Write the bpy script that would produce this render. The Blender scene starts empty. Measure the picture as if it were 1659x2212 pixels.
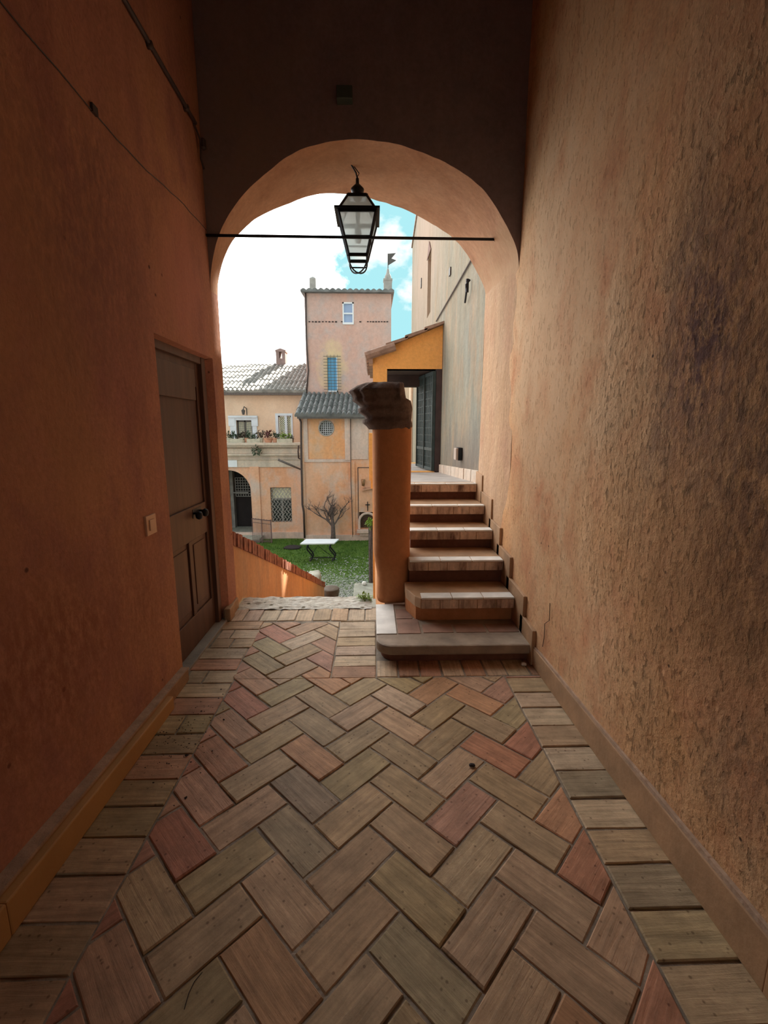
import bpy, math, random
from mathutils import Vector, Matrix, noise as mn
rnd = random.Random(7)
COL = bpy.context.scene.collection

# ------------------------------------------------------------------ camera
F, W, H = 975.0, 1659, 2212
CAM = Vector((0, 0, 1.6))
yc = Vector(((806 - W/2)/F, -(925 - H/2)/F, 1.0)).normalized()
zc = Vector((0, yc.z, -yc.y)).normalized()
xc = yc.cross(zc)
if xc.x < 0: xc = -xc
# rows: world axes expressed in (right, up, forward)
def ray(u, v):
    c = Vector(((u - W/2)/F, -(v - H/2)/F, 1.0))
    return Vector((xc.dot(c), yc.dot(c), zc.dot(c)))
def at(u, v, x=None, y=None, z=None):
    d = ray(u, v)
    if x is not None: t = (x - CAM.x)/d.x
    elif y is not None: t = (y - CAM.y)/d.y
    else: t = (z - CAM.z)/d.z
    return CAM + d*t
cam = bpy.data.objects.new('camera', bpy.data.cameras.new('camera'))
COL.objects.link(cam)
right = Vector((xc.x, yc.x, zc.x)); up = Vector((xc.y, yc.y, zc.y)); fwd = Vector((xc.z, yc.z, zc.z))
m = Matrix((right, up, -fwd)).transposed().to_4x4(); m.translation = CAM
cam.matrix_world = m
cam.data.sensor_fit = 'HORIZONTAL'; cam.data.sensor_width = 36
cam.data.lens = 36*F/W; cam.data.clip_end = 500; cam.data.clip_start = .02
sc = bpy.context.scene; sc.camera = cam
sc.view_settings.view_transform = 'Standard'; sc.view_settings.look = 'None'
sc.view_settings.gamma = 1; sc.view_settings.use_curve_mapping = False
sc.view_settings.exposure = 0.15

# ------------------------------------------------------------------ materials
def new_mat(name):
    m = bpy.data.materials.new(name); m.use_nodes = True
    nt = m.node_tree; nt.nodes.clear()
    out = nt.nodes.new('ShaderNodeOutputMaterial'); b = nt.nodes.new('ShaderNodeBsdfPrincipled')
    nt.links.new(b.outputs[0], out.inputs[0])
    return m, nt, b
def N(nt, t, **k):
    n = nt.nodes.new('ShaderNode'+t)
    for a, v in k.items(): setattr(n, a, v)
    return n
def c4(c): return (c[0], c[1], c[2], 1)
def setin(n, **k):
    for a, v in k.items(): n.inputs[a.replace('_', ' ')].default_value = v
def flat(name, c, rough=.6, metal=0, var=.12, scale=6, bump=.0, bscale=40):
    m, nt, b = new_mat(name)
    g = N(nt, 'NewGeometry'); n = N(nt, 'TexNoise'); setin(n, Scale=scale, Detail=5)
    nt.links.new(g.outputs['Position'], n.inputs['Vector'])
    r = N(nt, 'ValToRGB'); e = r.color_ramp.elements
    e[0].position = .3; e[1].position = .7
    e[0].color = c4([x*(1-var) for x in c]); e[1].color = c4([min(1, x*(1+var)) for x in c])
    nt.links.new(n.outputs['Fac'], r.inputs[0]); nt.links.new(r.outputs[0], b.inputs['Base Color'])
    setin(b, Roughness=rough, Metallic=metal)
    if bump:
        n2 = N(nt, 'TexNoise'); setin(n2, Scale=bscale, Detail=4)
        nt.links.new(g.outputs['Position'], n2.inputs['Vector'])
        bp = N(nt, 'Bump'); setin(bp, Strength=bump, Distance=.01)
        nt.links.new(n2.outputs['Fac'], bp.inputs['Height']); nt.links.new(bp.outputs[0], b.inputs['Normal'])
    return m
def plaster(name, base, alt, third, scale=1.0, stretch=.45, streak=.25, fine=.5, fdist=.01, fscale=22, pits=0.0, rough=.9, rot=None, spots=None, grain=.12, region=None, bmask=None, dist=.15, sscale=1.0, dents=0):
    """painted, weathered lime plaster"""
    m, nt, b = new_mat(name); L = nt.links.new
    g = N(nt, 'NewGeometry')
    mp = N(nt, 'Mapping'); mp.inputs['Scale'].default_value = (1, 1, stretch)
    L(g.outputs['Position'], mp.inputs['Vector'])
    def noise(sc_, det=6, vec=None, rgh=.6):
        n = N(nt, 'TexNoise'); setin(n, Scale=sc_, Detail=det, Roughness=rgh)
        L((vec or mp).outputs[0 if vec is None else 0], n.inputs['Vector']); return n
    def ramp(src, a, b_, ca=(0, 0, 0), cb=(1, 1, 1)):
        r = N(nt, 'ValToRGB'); e = r.color_ramp.elements
        e[0].position = a; e[1].position = b_; e[0].color = c4(ca); e[1].color = c4(cb)
        L(src, r.inputs[0]); return r
    def mix(f, a, b_, mode='MIX'):
        x = N(nt, 'Mix', data_type='RGBA', blend_type=mode)
        if isinstance(f, (int, float)): x.inputs[0].default_value = f
        else: L(f, x.inputs[0])
        for i, s in ((6, a), (7, b_)):
            if isinstance(s, (tuple, list)): x.inputs[i].default_value = c4(s)
            else: L(s, x.inputs[i])
        return x.outputs[2]
    n1 = noise(1.1*scale); n2 = noise(3.1*scale, 8)
    col = mix(ramp(n1.outputs[0], .38, .66).outputs[0], base, alt)
    col = mix(ramp(n2.outputs[0], .48, .70).outputs[0], col, third)
    # vertical water streaks
    ms = N(nt, 'Mapping'); ms.inputs['Scale'].default_value = (5*sscale, 5*sscale, 1.1*sscale)
    L(g.outputs['Position'], ms.inputs['Vector'])
    n3 = N(nt, 'TexNoise'); setin(n3, Scale=1.0, Detail=6, Roughness=.65); L(ms.outputs[0], n3.inputs['Vector'])
    k = streak
    col = mix(1.0, col, ramp(n3.outputs[0], .3, .7, (1-k, 1-k, 1-k), (1+k*.3, 1+k*.3, 1+k*.3)).outputs[0], 'MULTIPLY')
    n4 = N(nt, 'TexNoise'); setin(n4, Scale=fscale*1.3, Detail=8, Roughness=.7); L(g.outputs['Position'], n4.inputs['Vector'])
    col = mix(1.0, col, ramp(n4.outputs[0], .3, .7, (1-grain,)*3, (1+grain,)*3).outputs[0], 'MULTIPLY')
    if spots:      # dirt specks of their own colour
        v = N(nt, 'TexVoronoi'); setin(v, Scale=spots[0], Randomness=1.0); L(g.outputs['Position'], v.inputs['Vector'])
        col = mix(ramp(v.outputs['Distance'], spots[1], spots[1]*1.8, (1, 1, 1), (0, 0, 0)).outputs[0], col, spots[2])
    if region:     # weathered stains and other tones, each with a place of its own: (centre, radius xyz, colour)
        for rg in region:
            cen, rad, rc, amt = rg[:4]
            mr = N(nt, 'Mapping'); mr.inputs['Location'].default_value = tuple(-cen[i]/rad[i] for i in range(3))
            mr.inputs['Scale'].default_value = tuple(1/r_ for r_ in rad)
            L(g.outputs['Position'], mr.inputs['Vector'])
            ln = N(nt, 'VectorMath', operation='LENGTH'); L(mr.outputs[0], ln.inputs[0])
            ad = N(nt, 'Math', operation='MULTIPLY_ADD'); L(n2.outputs[0], ad.inputs[0]); ad.inputs[1].default_value = 2.2; L(ln.outputs['Value'], ad.inputs[2])
            rr = ramp(ad.outputs[0], 1.2, 2.4, (amt,)*3, (0, 0, 0))
            rr.color_ramp.elements[0].position = .0; rr.color_ramp.elements[1].position = 1.0
            mrn = N(nt, 'MapRange'); setin(mrn, From_Min=1.35, From_Max=2.3, To_Min=amt, To_Max=0.0); L(ad.outputs[0], mrn.inputs['Value'])
            nt.nodes.remove(rr)
            fo = mrn.outputs[0]
            if len(rg) > 4:     # dirt that sits in the broken surface only
                mz = N(nt, 'Mapping'); mz.inputs['Scale'].default_value = (1, 1, .5); L(g.outputs['Position'], mz.inputs['Vector'])
                nz_ = N(nt, 'TexNoise'); setin(nz_, Scale=30, Detail=7, Roughness=.72); L(mz.outputs[0], nz_.inputs['Vector'])
                cr_ = ramp(nz_.outputs[0], .44, .60, (1, 1, 1), (.12, .12, .12)); mu = N(nt, 'Math', operation='MULTIPLY'); L(fo, mu.inputs[0]); L(cr_.outputs[0], mu.inputs[1]); fo = mu.outputs[0]
            col = mix(fo, col, rc)
    L(col, b.inputs['Base Color']); setin(b, Roughness=rough)
    b.inputs['Specular IOR Level'].default_value = .15
    # relief
    nb = N(nt, 'TexNoise'); setin(nb, Scale=fscale, Detail=9, Roughness=.66, Distortion=dist)
    mb = N(nt, 'Mapping'); mb.inputs['Scale'].default_value = (1, 1, .75); L(g.outputs['Position'], mb.inputs['Vector']); L(mb.outputs[0], nb.inputs['Vector'])
    nl = N(nt, 'TexNoise'); setin(nl, Scale=fscale*.22, Detail=3); L(g.outputs['Position'], nl.inputs['Vector'])
    add = N(nt, 'Math', operation='MULTIPLY_ADD'); L(nl.outputs[0], add.inputs[0]); add.inputs[1].default_value = 1.6; L(nb.outputs[0], add.inputs[2])
    h = add.outputs[0]
    if pits:
        v = N(nt, 'TexVoronoi'); setin(v, Scale=7, Randomness=1.0); L(mb.outputs[0], v.inputs['Vector'])
        p = N(nt, 'MapRange'); setin(p, From_Min=0.03, From_Max=.12, To_Min=-pits, To_Max=0.0); L(v.outputs['Distance'], p.inputs['Value'])
        a2 = N(nt, 'Math', operation='ADD'); L(h, a2.inputs[0]); L(p.outputs[0], a2.inputs[1]); h = a2.outputs[0]
    if dents:      # small ragged chips
        nd = N(nt, 'TexNoise'); mq = N(nt, 'Mapping'); mq.inputs['Scale'].default_value = (1, 1, .5); L(g.outputs['Position'], mq.inputs['Vector']); setin(nd, Scale=44, Detail=6, Roughness=.65); L(mq.outputs[0], nd.inputs['Vector'])
        dr_ = N(nt, 'MapRange'); setin(dr_, From_Min=.30, From_Max=.43, To_Min=-1.3*dents, To_Max=0.0); L(nd.outputs[0], dr_.inputs['Value'])
        a3 = N(nt, 'Math', operation='ADD'); L(h, a3.inputs[0]); L(dr_.outputs[0], a3.inputs[1]); h = a3.outputs[0]
    if bmask:      # relief is deeper where the render has broken up: (centre, radius, calm level)
        cen, rad, lo_ = bmask
        mr = N(nt, 'Mapping'); mr.inputs['Location'].default_value = tuple(-cen[i]/rad[i] for i in range(3)); mr.inputs['Scale'].default_value = tuple(1/r_ for r_ in rad)
        L(g.outputs['Position'], mr.inputs['Vector']); ln = N(nt, 'VectorMath', operation='LENGTH'); L(mr.outputs[0], ln.inputs[0])
        ad = N(nt, 'Math', operation='MULTIPLY_ADD'); L(n2.outputs[0], ad.inputs[0]); ad.inputs[1].default_value = 1.6; L(ln.outputs['Value'], ad.inputs[2])
        k_ = N(nt, 'MapRange'); setin(k_, From_Min=1.2, From_Max=2.3, To_Min=1.0, To_Max=lo_); L(ad.outputs[0], k_.inputs['Value'])
        mm = N(nt, 'Math', operation='MULTIPLY'); L(h, mm.inputs[0]); L(k_.outputs[0], mm.inputs[1]); h = mm.outputs[0]
    bp = N(nt, 'Bump'); setin(bp, Strength=fine, Distance=fdist); L(h, bp.inputs['Height']); L(bp.outputs[0], b.inputs['Normal'])
    return m

M = {}
M['right'] = plaster('plaster_ochre_rough', (.68, .37, .175), (.70, .44, .25), (.60, .29, .15), 1.3, .7, .12, 1.0, .022, 46, pits=.7, grain=.18, dist=0,
    spots=(6.5, .030, (.10, .055, .035)), bmask=((1.1, 1.25, 1.5), (1, .75, 1.15), .12), dents=1,
    region=[((1.1, 1.60, 1.90), (1, .25, .50), (.17, .09, .085), .95, 1), ((1.1, 1.25, 1.35), (1, .30, .6), (.22, .12, .08), .8, 1), ((1.1, 1.15, .6), (1, .25, .3), (.24, .14, .09), .7, 1), ((1.1, 1.40, 1.0), (1, .5, .35), (.48, .24, .11), .5), ((1.1, 3.0, 2.5), (1, .9, 1.6), (.70, .49, .32), .6)])  # last, tan patch: light from the arch put into the wall colour
M['left'] = plaster('plaster_red_ochre', (.48, .215, .145), (.54, .26, .145), (.38, .165, .125), 1.2, .6, .16, .6, .012, 34, grain=.16,
    spots=(4.2, .03, (.12, .05, .04)), region=[((-1.24, 2.1, 2.35), (1, .5, .7), (.22, .10, .09), .7, 1), ((-1.24, 1.6, .7), (1, .9, .5), (.28, .10, .06), .7, 1), ((-1.24, 1.6, 2.0), (1, .8, .8), (.42, .21, .11), .5), ((-1.24, 3.3, 2.55), (1, .4, .5), (.58, .23, .17), .6)])
M['arch'] = plaster('plaster_arch_brown', (.54, .285, .165), (.60, .34, .21), (.47, .24, .14), 1.2, 1, .08, .5, .012, 20, region=[((1.12, 4.1, 2.75), (.30, 2, .42), (.56, .355, .215), .9)])
M['arch_shade'] = plaster('plaster_arch_face', (.28, .215, .225), (.30, .23, .225), (.25, .20, .21), 1.2, 1, .12, .4, .010, 20, region=[((-.9, 3.66, 3.6), (.5, 1, 1.0), (.28, .21, .17), .6)])  # arch plaster with the shade of its near face put into the colour
M['jamb'] = plaster('plaster_jamb', (.57, .355, .21), (.60, .40, .26), (.55, .32, .20), 1.4, .45, .15, .7, .018, 24)
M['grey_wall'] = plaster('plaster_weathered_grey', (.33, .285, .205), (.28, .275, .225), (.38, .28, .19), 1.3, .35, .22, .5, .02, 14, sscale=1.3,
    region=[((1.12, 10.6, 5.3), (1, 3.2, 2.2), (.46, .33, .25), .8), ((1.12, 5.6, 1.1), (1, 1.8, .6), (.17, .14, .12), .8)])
M['yellow'] = plaster('plaster_yellow_ochre', (.84, .43, .13), (.82, .41, .12), (.78, .41, .14), .8, 1, .05, .3, .01, 16)
M['column'] = plaster('plaster_column_orange', (.52, .215, .09), (.48, .19, .08), (.55, .25, .11), 1.0, .5, .12, .4, .012, 14)
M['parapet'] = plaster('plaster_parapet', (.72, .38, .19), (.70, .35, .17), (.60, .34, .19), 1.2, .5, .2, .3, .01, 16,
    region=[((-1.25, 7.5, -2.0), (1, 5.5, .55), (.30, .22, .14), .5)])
M['facade_low'] = plaster('facade_plaster_orange', (.76, .37, .21), (.80, .50, .35), (.68, .52, .44), .45, .7, .12, .3, .02, 8, grain=.10, sscale=.5)
M['facade_panel'] = plaster('facade_plaster_panel', (.78, .36, .16), (.76, .43, .24), (.66, .46, .34), .6, .6, .12, .3, .02, 8, grain=.10, sscale=.5)
M['facade_up'] = plaster('facade_plaster_peach', (.84, .58, .41), (.86, .64, .48), (.76, .53, .38), .45, .8, .06, .2, .02, 8, grain=.07, sscale=.5)
M['tower'] = plaster('tower_plaster_pink', (.60, .41, .36), (.64, .38, .31), (.52, .42, .40), .5, .9, .06, .3, .02, 6, grain=.10, sscale=.5,
    region=[((-1.9, 22, 4.3), (.62, 1, 1.15), (.74, .60, .34), 1.0)])
M['pilaster'] = plaster('facade_pilaster_grey', (.70, .50, .42), (.66, .54, .48), (.74, .53, .43), .8, .6, .2, .3, .02, 8, sscale=.6)
M['cornice'] = plaster('cornice_travertine', (.68, .55, .44), (.60, .52, .44), (.72, .56, .44), .9, 2, .2, .4, .03, 10, sscale=.7)
M['travertine'] = plaster('travertine_pale', (.72, .69, .62), (.66, .62, .53), (.48, .44, .37), 4, 1, .1, .9, .02, 18, spots=(9, .12, (.20, .17, .12)))
M['marble_step'] = flat('worn_white_stone', (.78, .75, .70), .55, 0, .15, 9, .3, 30)
M['step_stone'] = flat('worn_grey_brown_stone', (.29, .22, .16), .75, 0, .3, 7, .5, 30)
M['riser'] = plaster('riser_shaded_render', (.20, .085, .055), (.17, .07, .045), (.22, .10, .06), 2, 1, .2, .5, .01, 25)  # red-brown risers, with the shade under the treads put into the colour
M['capital'] = plaster('capital_brown_stone', (.15, .10, .085), (.22, .16, .13), (.11, .075, .065), 4, 1, .1, .8, .02, 24)
M['skirting'] = flat('skirting_terracotta', (.40, .235, .125), .7, 0, .2, 8, .3, 30)
M['skirt_top'] = flat('skirting_top_mortar', (.44, .30, .21), .85, 0, .2, 14, .6, 50)
M['board'] = flat('ochre_painted_plinth', (.50, .26, .09), .65, 0, .12, 3, .2, 20)
M['mortar'] = flat('mortar_grey', (.27, .22, .17), .95, 0, .35, 12, .6, 60)
M['iron'] = flat('black_iron', (.020, .022, .027), .45, .6, .2, 10)
M['iron_grey'] = flat('grey_iron', (.10, .09, .085), .6, .4, .2, 10)
M['gate'] = flat('dark_green_iron', (.035, .055, .055), .5, .3, .2, 10)
M['pipe'] = flat('dark_conduit', (.07, .045, .04), .6, .1, .2, 10)
M['white_paint'] = flat('white_paint', (.78, .80, .84), .6, 0, .06, 3)
M['blue_shutter'] = flat('blue_painted_shutter', (.13, .42, .70), .5, 0, .08, 3)
M['pane_blue'] = flat('window_pane_sky', (.33, .42, .62), .15, 0, .05, 3)
M['pane_dark'] = flat('window_pane_dark', (.035, .04, .04), .15, 0, .2, 3)
M['pane_cream'] = flat('window_cream_and_sky', (.92, .88, .66), .5, 0, .1, 3)  # cream panes and bars; also the ground window's reflected sky, put into colour
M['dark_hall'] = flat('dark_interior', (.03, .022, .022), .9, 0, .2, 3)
M['stone_frame'] = flat('pale_grey_stone', (.74, .78, .84), .7, 0, .08, 3, .2, 20)
M['tile'] = flat('roof_tile_grey', (.17, .17, .17), .85, 0, .35, 3, .4, 14)
M['tile_light'] = flat('roof_tile_pale', (.27, .25, .23), .85, 0, .3, 3, .4, 14)
M['tile_brown'] = flat('roof_tile_brown', (.30, .20, .15), .85, 0, .35, 9, .4, 14)
M['brick_cope'] = flat('coping_brick', (.34, .13, .08), .85, 0, .4, 16, .5, 40)
M['wood_beam'] = flat('dark_wood_beam_and_shade', (.05, .03, .028), .7, 0, .3, 6)
M['wood_grey'] = flat('weathered_grey_wood', (.15, .12, .11), .8, 0, .3, 20, .4, 30)
M['terracotta'] = flat('terracotta_pot', (.55, .28, .18), .8, 0, .2, 8)
M['stone_pot'] = flat('pale_stone_pot', (.52, .48, .38), .8, 0, .2, 8)
M['chimney'] = flat('chimney_brown_render', (.32, .23, .21), .9, 0, .2, 4)
M['spire'] = flat('spire_grey_stone', (.36, .34, .32), .85, 0, .2, 4)
M['leaf_dark'] = flat('leaf_dark_green', (.06, .09, .05), .6, 0, .3, 9)
M['leaf_red'] = flat('leaf_dark_red', (.17, .05, .05), .6, 0, .3, 9)
M['leaf_bright'] = flat('leaf_bright_green', (.25, .38, .05), .6, 0, .3, 9)
M['leaf_brown'] = flat('leaf_dry_brown', (.12, .085, .06), .7, 0, .3, 9)
M['bark'] = flat('bark_grey_brown', (.13, .09, .08), .9, 0, .3, 9, .4, 30)
M['switch'] = flat('switch_beige_plastic', (.62, .36, .22), .4, 0, .03, 3)
M['gravel'] = flat('gravel_stones', (.42, .42, .40), .9, 0, .45, 60)
M['copper'] = flat('copper_pot', (.35, .17, .08), .5, .4, .3, 10)
M['debris'] = flat('dark_debris_and_table_shadow', (.03, .02, .02), .9, 0, .4, 80)
M['slab'] = flat('grey_stone_slab', (.36, .35, .29), .85, 0, .25, 5, .4, 20)
M['landing'] = flat('landing_grey_stone', (.42, .38, .35), .7, 0, .2, 5, .3, 30)

def wood_mat():
    m, nt, b = new_mat('door_brown_wood'); L = nt.links.new
    g = N(nt, 'NewGeometry'); mp = N(nt, 'Mapping'); mp.inputs['Scale'].default_value = (18, 18, 1.1)
    L(g.outputs['Position'], mp.inputs['Vector'])
    n = N(nt, 'TexNoise'); setin(n, Scale=1.0, Detail=7, Roughness=.65, Distortion=.6); L(mp.outputs[0], n.inputs['Vector'])
    r = N(nt, 'ValToRGB'); e = r.color_ramp.elements; e[0].position = .3; e[1].position = .72
    e[0].color = c4((.085, .040, .025)); e[1].color = c4((.15, .070, .042)); L(n.outputs[0], r.inputs[0]); L(r.outputs[0], b.inputs['Base Color'])
    setin(b, Roughness=.5); b.inputs['Specular IOR Level'].default_value = .3; bp = N(nt, 'Bump'); setin(bp, Strength=.15, Distance=.003); L(n.outputs[0], bp.inputs['Height']); L(bp.outputs[0], b.inputs['Normal'])
    return m
M['wood'] = wood_mat()
def brick_mat():
    m, nt, b = new_mat('paving_brick'); L = nt.links.new
    a = N(nt, 'Attribute', attribute_name='col'); uv = N(nt, 'UVMap')
    mp = N(nt, 'Mapping'); mp.inputs['Scale'].default_value = (2.5, 38, 1); L(uv.outputs[0], mp.inputs['Vector'])
    n = N(nt, 'TexNoise'); setin(n, Scale=1.0, Detail=6, Roughness=.7, Distortion=.4); L(mp.outputs[0], n.inputs['Vector'])
    r = N(nt, 'ValToRGB'); e = r.color_ramp.elements; e[0].position = .32; e[1].position = .68
    e[0].color = (.66, .66, .66, 1); e[1].color = (1.16, 1.16, 1.16, 1); L(n.outputs[0], r.inputs[0])
    x = N(nt, 'Mix', data_type='RGBA', blend_type='MULTIPLY'); x.inputs[0].default_value = 1; L(a.outputs['Color'], x.inputs[6]); L(r.outputs[0], x.inputs[7])
    g = N(nt, 'NewGeometry'); n2 = N(nt, 'TexNoise'); setin(n2, Scale=9, Detail=8, Roughness=.7); L(g.outputs['Position'], n2.inputs['Vector'])
    r2 = N(nt, 'ValToRGB'); e = r2.color_ramp.elements; e[0].position = .3; e[1].position = .7
    e[0].color = (.72, .70, .66, 1); e[1].color = (1.18, 1.16, 1.12, 1); L(n2.outputs[0], r2.inputs[0])
    y = N(nt, 'Mix', data_type='RGBA', blend_type='MULTIPLY'); y.inputs[0].default_value = 1; L(x.outputs[2], y.inputs[6]); L(r2.outputs[0], y.inputs[7])
    v = N(nt, 'TexVoronoi'); setin(v, Scale=26, Randomness=1.0); L(g.outputs['Position'], v.inputs['Vector'])
    rv = N(nt, 'ValToRGB'); e = rv.color_ramp.elements; e[0].position = .08; e[1].position = .16; e[0].color = (.35, .3, .27, 1); e[1].color = (1, 1, 1, 1); L(v.outputs['Distance'], rv.inputs[0])
    w = N(nt, 'Mix', data_type='RGBA', blend_type='MULTIPLY'); w.inputs[0].default_value = .7; L(y.outputs[2], w.inputs[6]); L(rv.outputs[0], w.inputs[7])
    L(w.outputs[2], b.inputs['Base Color']); setin(b, Roughness=.62); b.inputs['Specular IOR Level'].default_value = .2
    ad = N(nt, 'Math', operation='ADD'); L(n.outputs[0], ad.inputs[0]); L(n2.outputs[0], ad.inputs[1])
    bp = N(nt, 'Bump'); setin(bp, Strength=.55, Distance=.008); L(ad.outputs[0], bp.inputs['Height']); L(bp.outputs[0], b.inputs['Normal'])
    return m
M['paving'] = brick_mat()
def glass_mat(name='lantern_milky_glass', tint=(.92, .96, .95), mixf=.45):
    m = bpy.data.materials.new(name); m.use_nodes = True; nt = m.node_tree; nt.nodes.clear(); L = nt.links.new
    out = N(nt, 'OutputMaterial'); a = N(nt, 'BsdfTransparent'); a.inputs[0].default_value = c4([.93*t for t in (1, 1.02, 1.02)])
    b = N(nt, 'BsdfTranslucent'); b.inputs[0].default_value = c4(tint); d = N(nt, 'BsdfPrincipled'); setin(d, Base_Color=c4(tint), Roughness=.2)
    m1 = N(nt, 'MixShader'); m1.inputs[0].default_value = .25; L(b.outputs[0], m1.inputs[1]); L(d.outputs[0], m1.inputs[2])
    m2 = N(nt, 'MixShader'); m2.inputs[0].default_value = mixf; L(a.outputs[0], m2.inputs[1]); L(m1.outputs[0], m2.inputs[2]); L(m2.outputs[0], out.inputs[0])
    return m
M['roof_glass'] = glass_mat('lantern_roof_glass', (.75, .74, .70), .75)
M['glass'] = glass_mat()
def lawn_mat():
    m, nt, b = new_mat('lawn_and_gravel_ground'); L = nt.links.new
    g = N(nt, 'NewGeometry'); s = N(nt, 'SeparateXYZ'); L(g.outputs['Position'], s.inputs[0])
    n = N(nt, 'TexNoise'); setin(n, Scale=2.5, Detail=8, Roughness=.75); L(g.outputs['Position'], n.inputs['Vector'])
    n2 = N(nt, 'TexNoise'); setin(n2, Scale=11, Detail=6, Roughness=.8); L(g.outputs['Position'], n2.inputs['Vector'])
    r = N(nt, 'ValToRGB'); e = r.color_ramp.elements; e[0].position = .3; e[1].position = .7
    e[0].color = c4((.045, .10, .008)); e[1].color = c4((.10, .18, .018)); L(n.outputs[0], r.inputs[0])
    gr = N(nt, 'ValToRGB'); e = gr.color_ramp.elements; e[0].position = .42; e[1].position = .62
    e[0].color = c4((.13, .15, .09)); e[1].color = c4((.46, .46, .42)); L(n2.outputs[0], gr.inputs[0])
    md = N(nt, 'MapRange'); setin(md, From_Min=17.2, From_Max=13.0, To_Min=0.0, To_Max=.55); L(s.outputs['Y'], md.inputs['Value'])
    ad = N(nt, 'Math', operation='ADD'); L(md.outputs[0], ad.inputs[0]); L(n2.outputs[0], ad.inputs[1])
    st = N(nt, 'MapRange'); setin(st, From_Min=.80, From_Max=.95); L(ad.outputs[0], st.inputs['Value'])
    x = N(nt, 'Mix', data_type='RGBA'); L(st.outputs[0], x.inputs[0]); L(r.outputs[0], x.inputs[6]); L(gr.outputs[0], x.inputs[7])
    L(x.outputs[2], b.inputs['Base Color']); setin(b, Roughness=.95)
    bp = N(nt, 'Bump'); setin(bp, Strength=.8, Distance=.05); L(n2.outputs[0], bp.inputs['Height']); L(bp.outputs[0], b.inputs['Normal'])
    return m
M['lawn'] = lawn_mat()
def grass_mat():
    m, nt, b = new_mat('grass_blades'); L = nt.links.new
    g = N(nt, 'NewGeometry'); n = N(nt, 'TexNoise'); setin(n, Scale=1.7, Detail=5); L(g.outputs['Position'], n.inputs['Vector'])
    r = N(nt, 'ValToRGB'); e = r.color_ramp.elements; e[0].position = .3; e[1].position = .7
    e[0].color = c4((.045, .11, .008)); e[1].color = c4((.13, .23, .02)); L(n.outputs[0], r.inputs[0]); L(r.outputs[0], b.inputs['Base Color']); setin(b, Roughness=.8)
    return m
M['grass'] = grass_mat()

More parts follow.
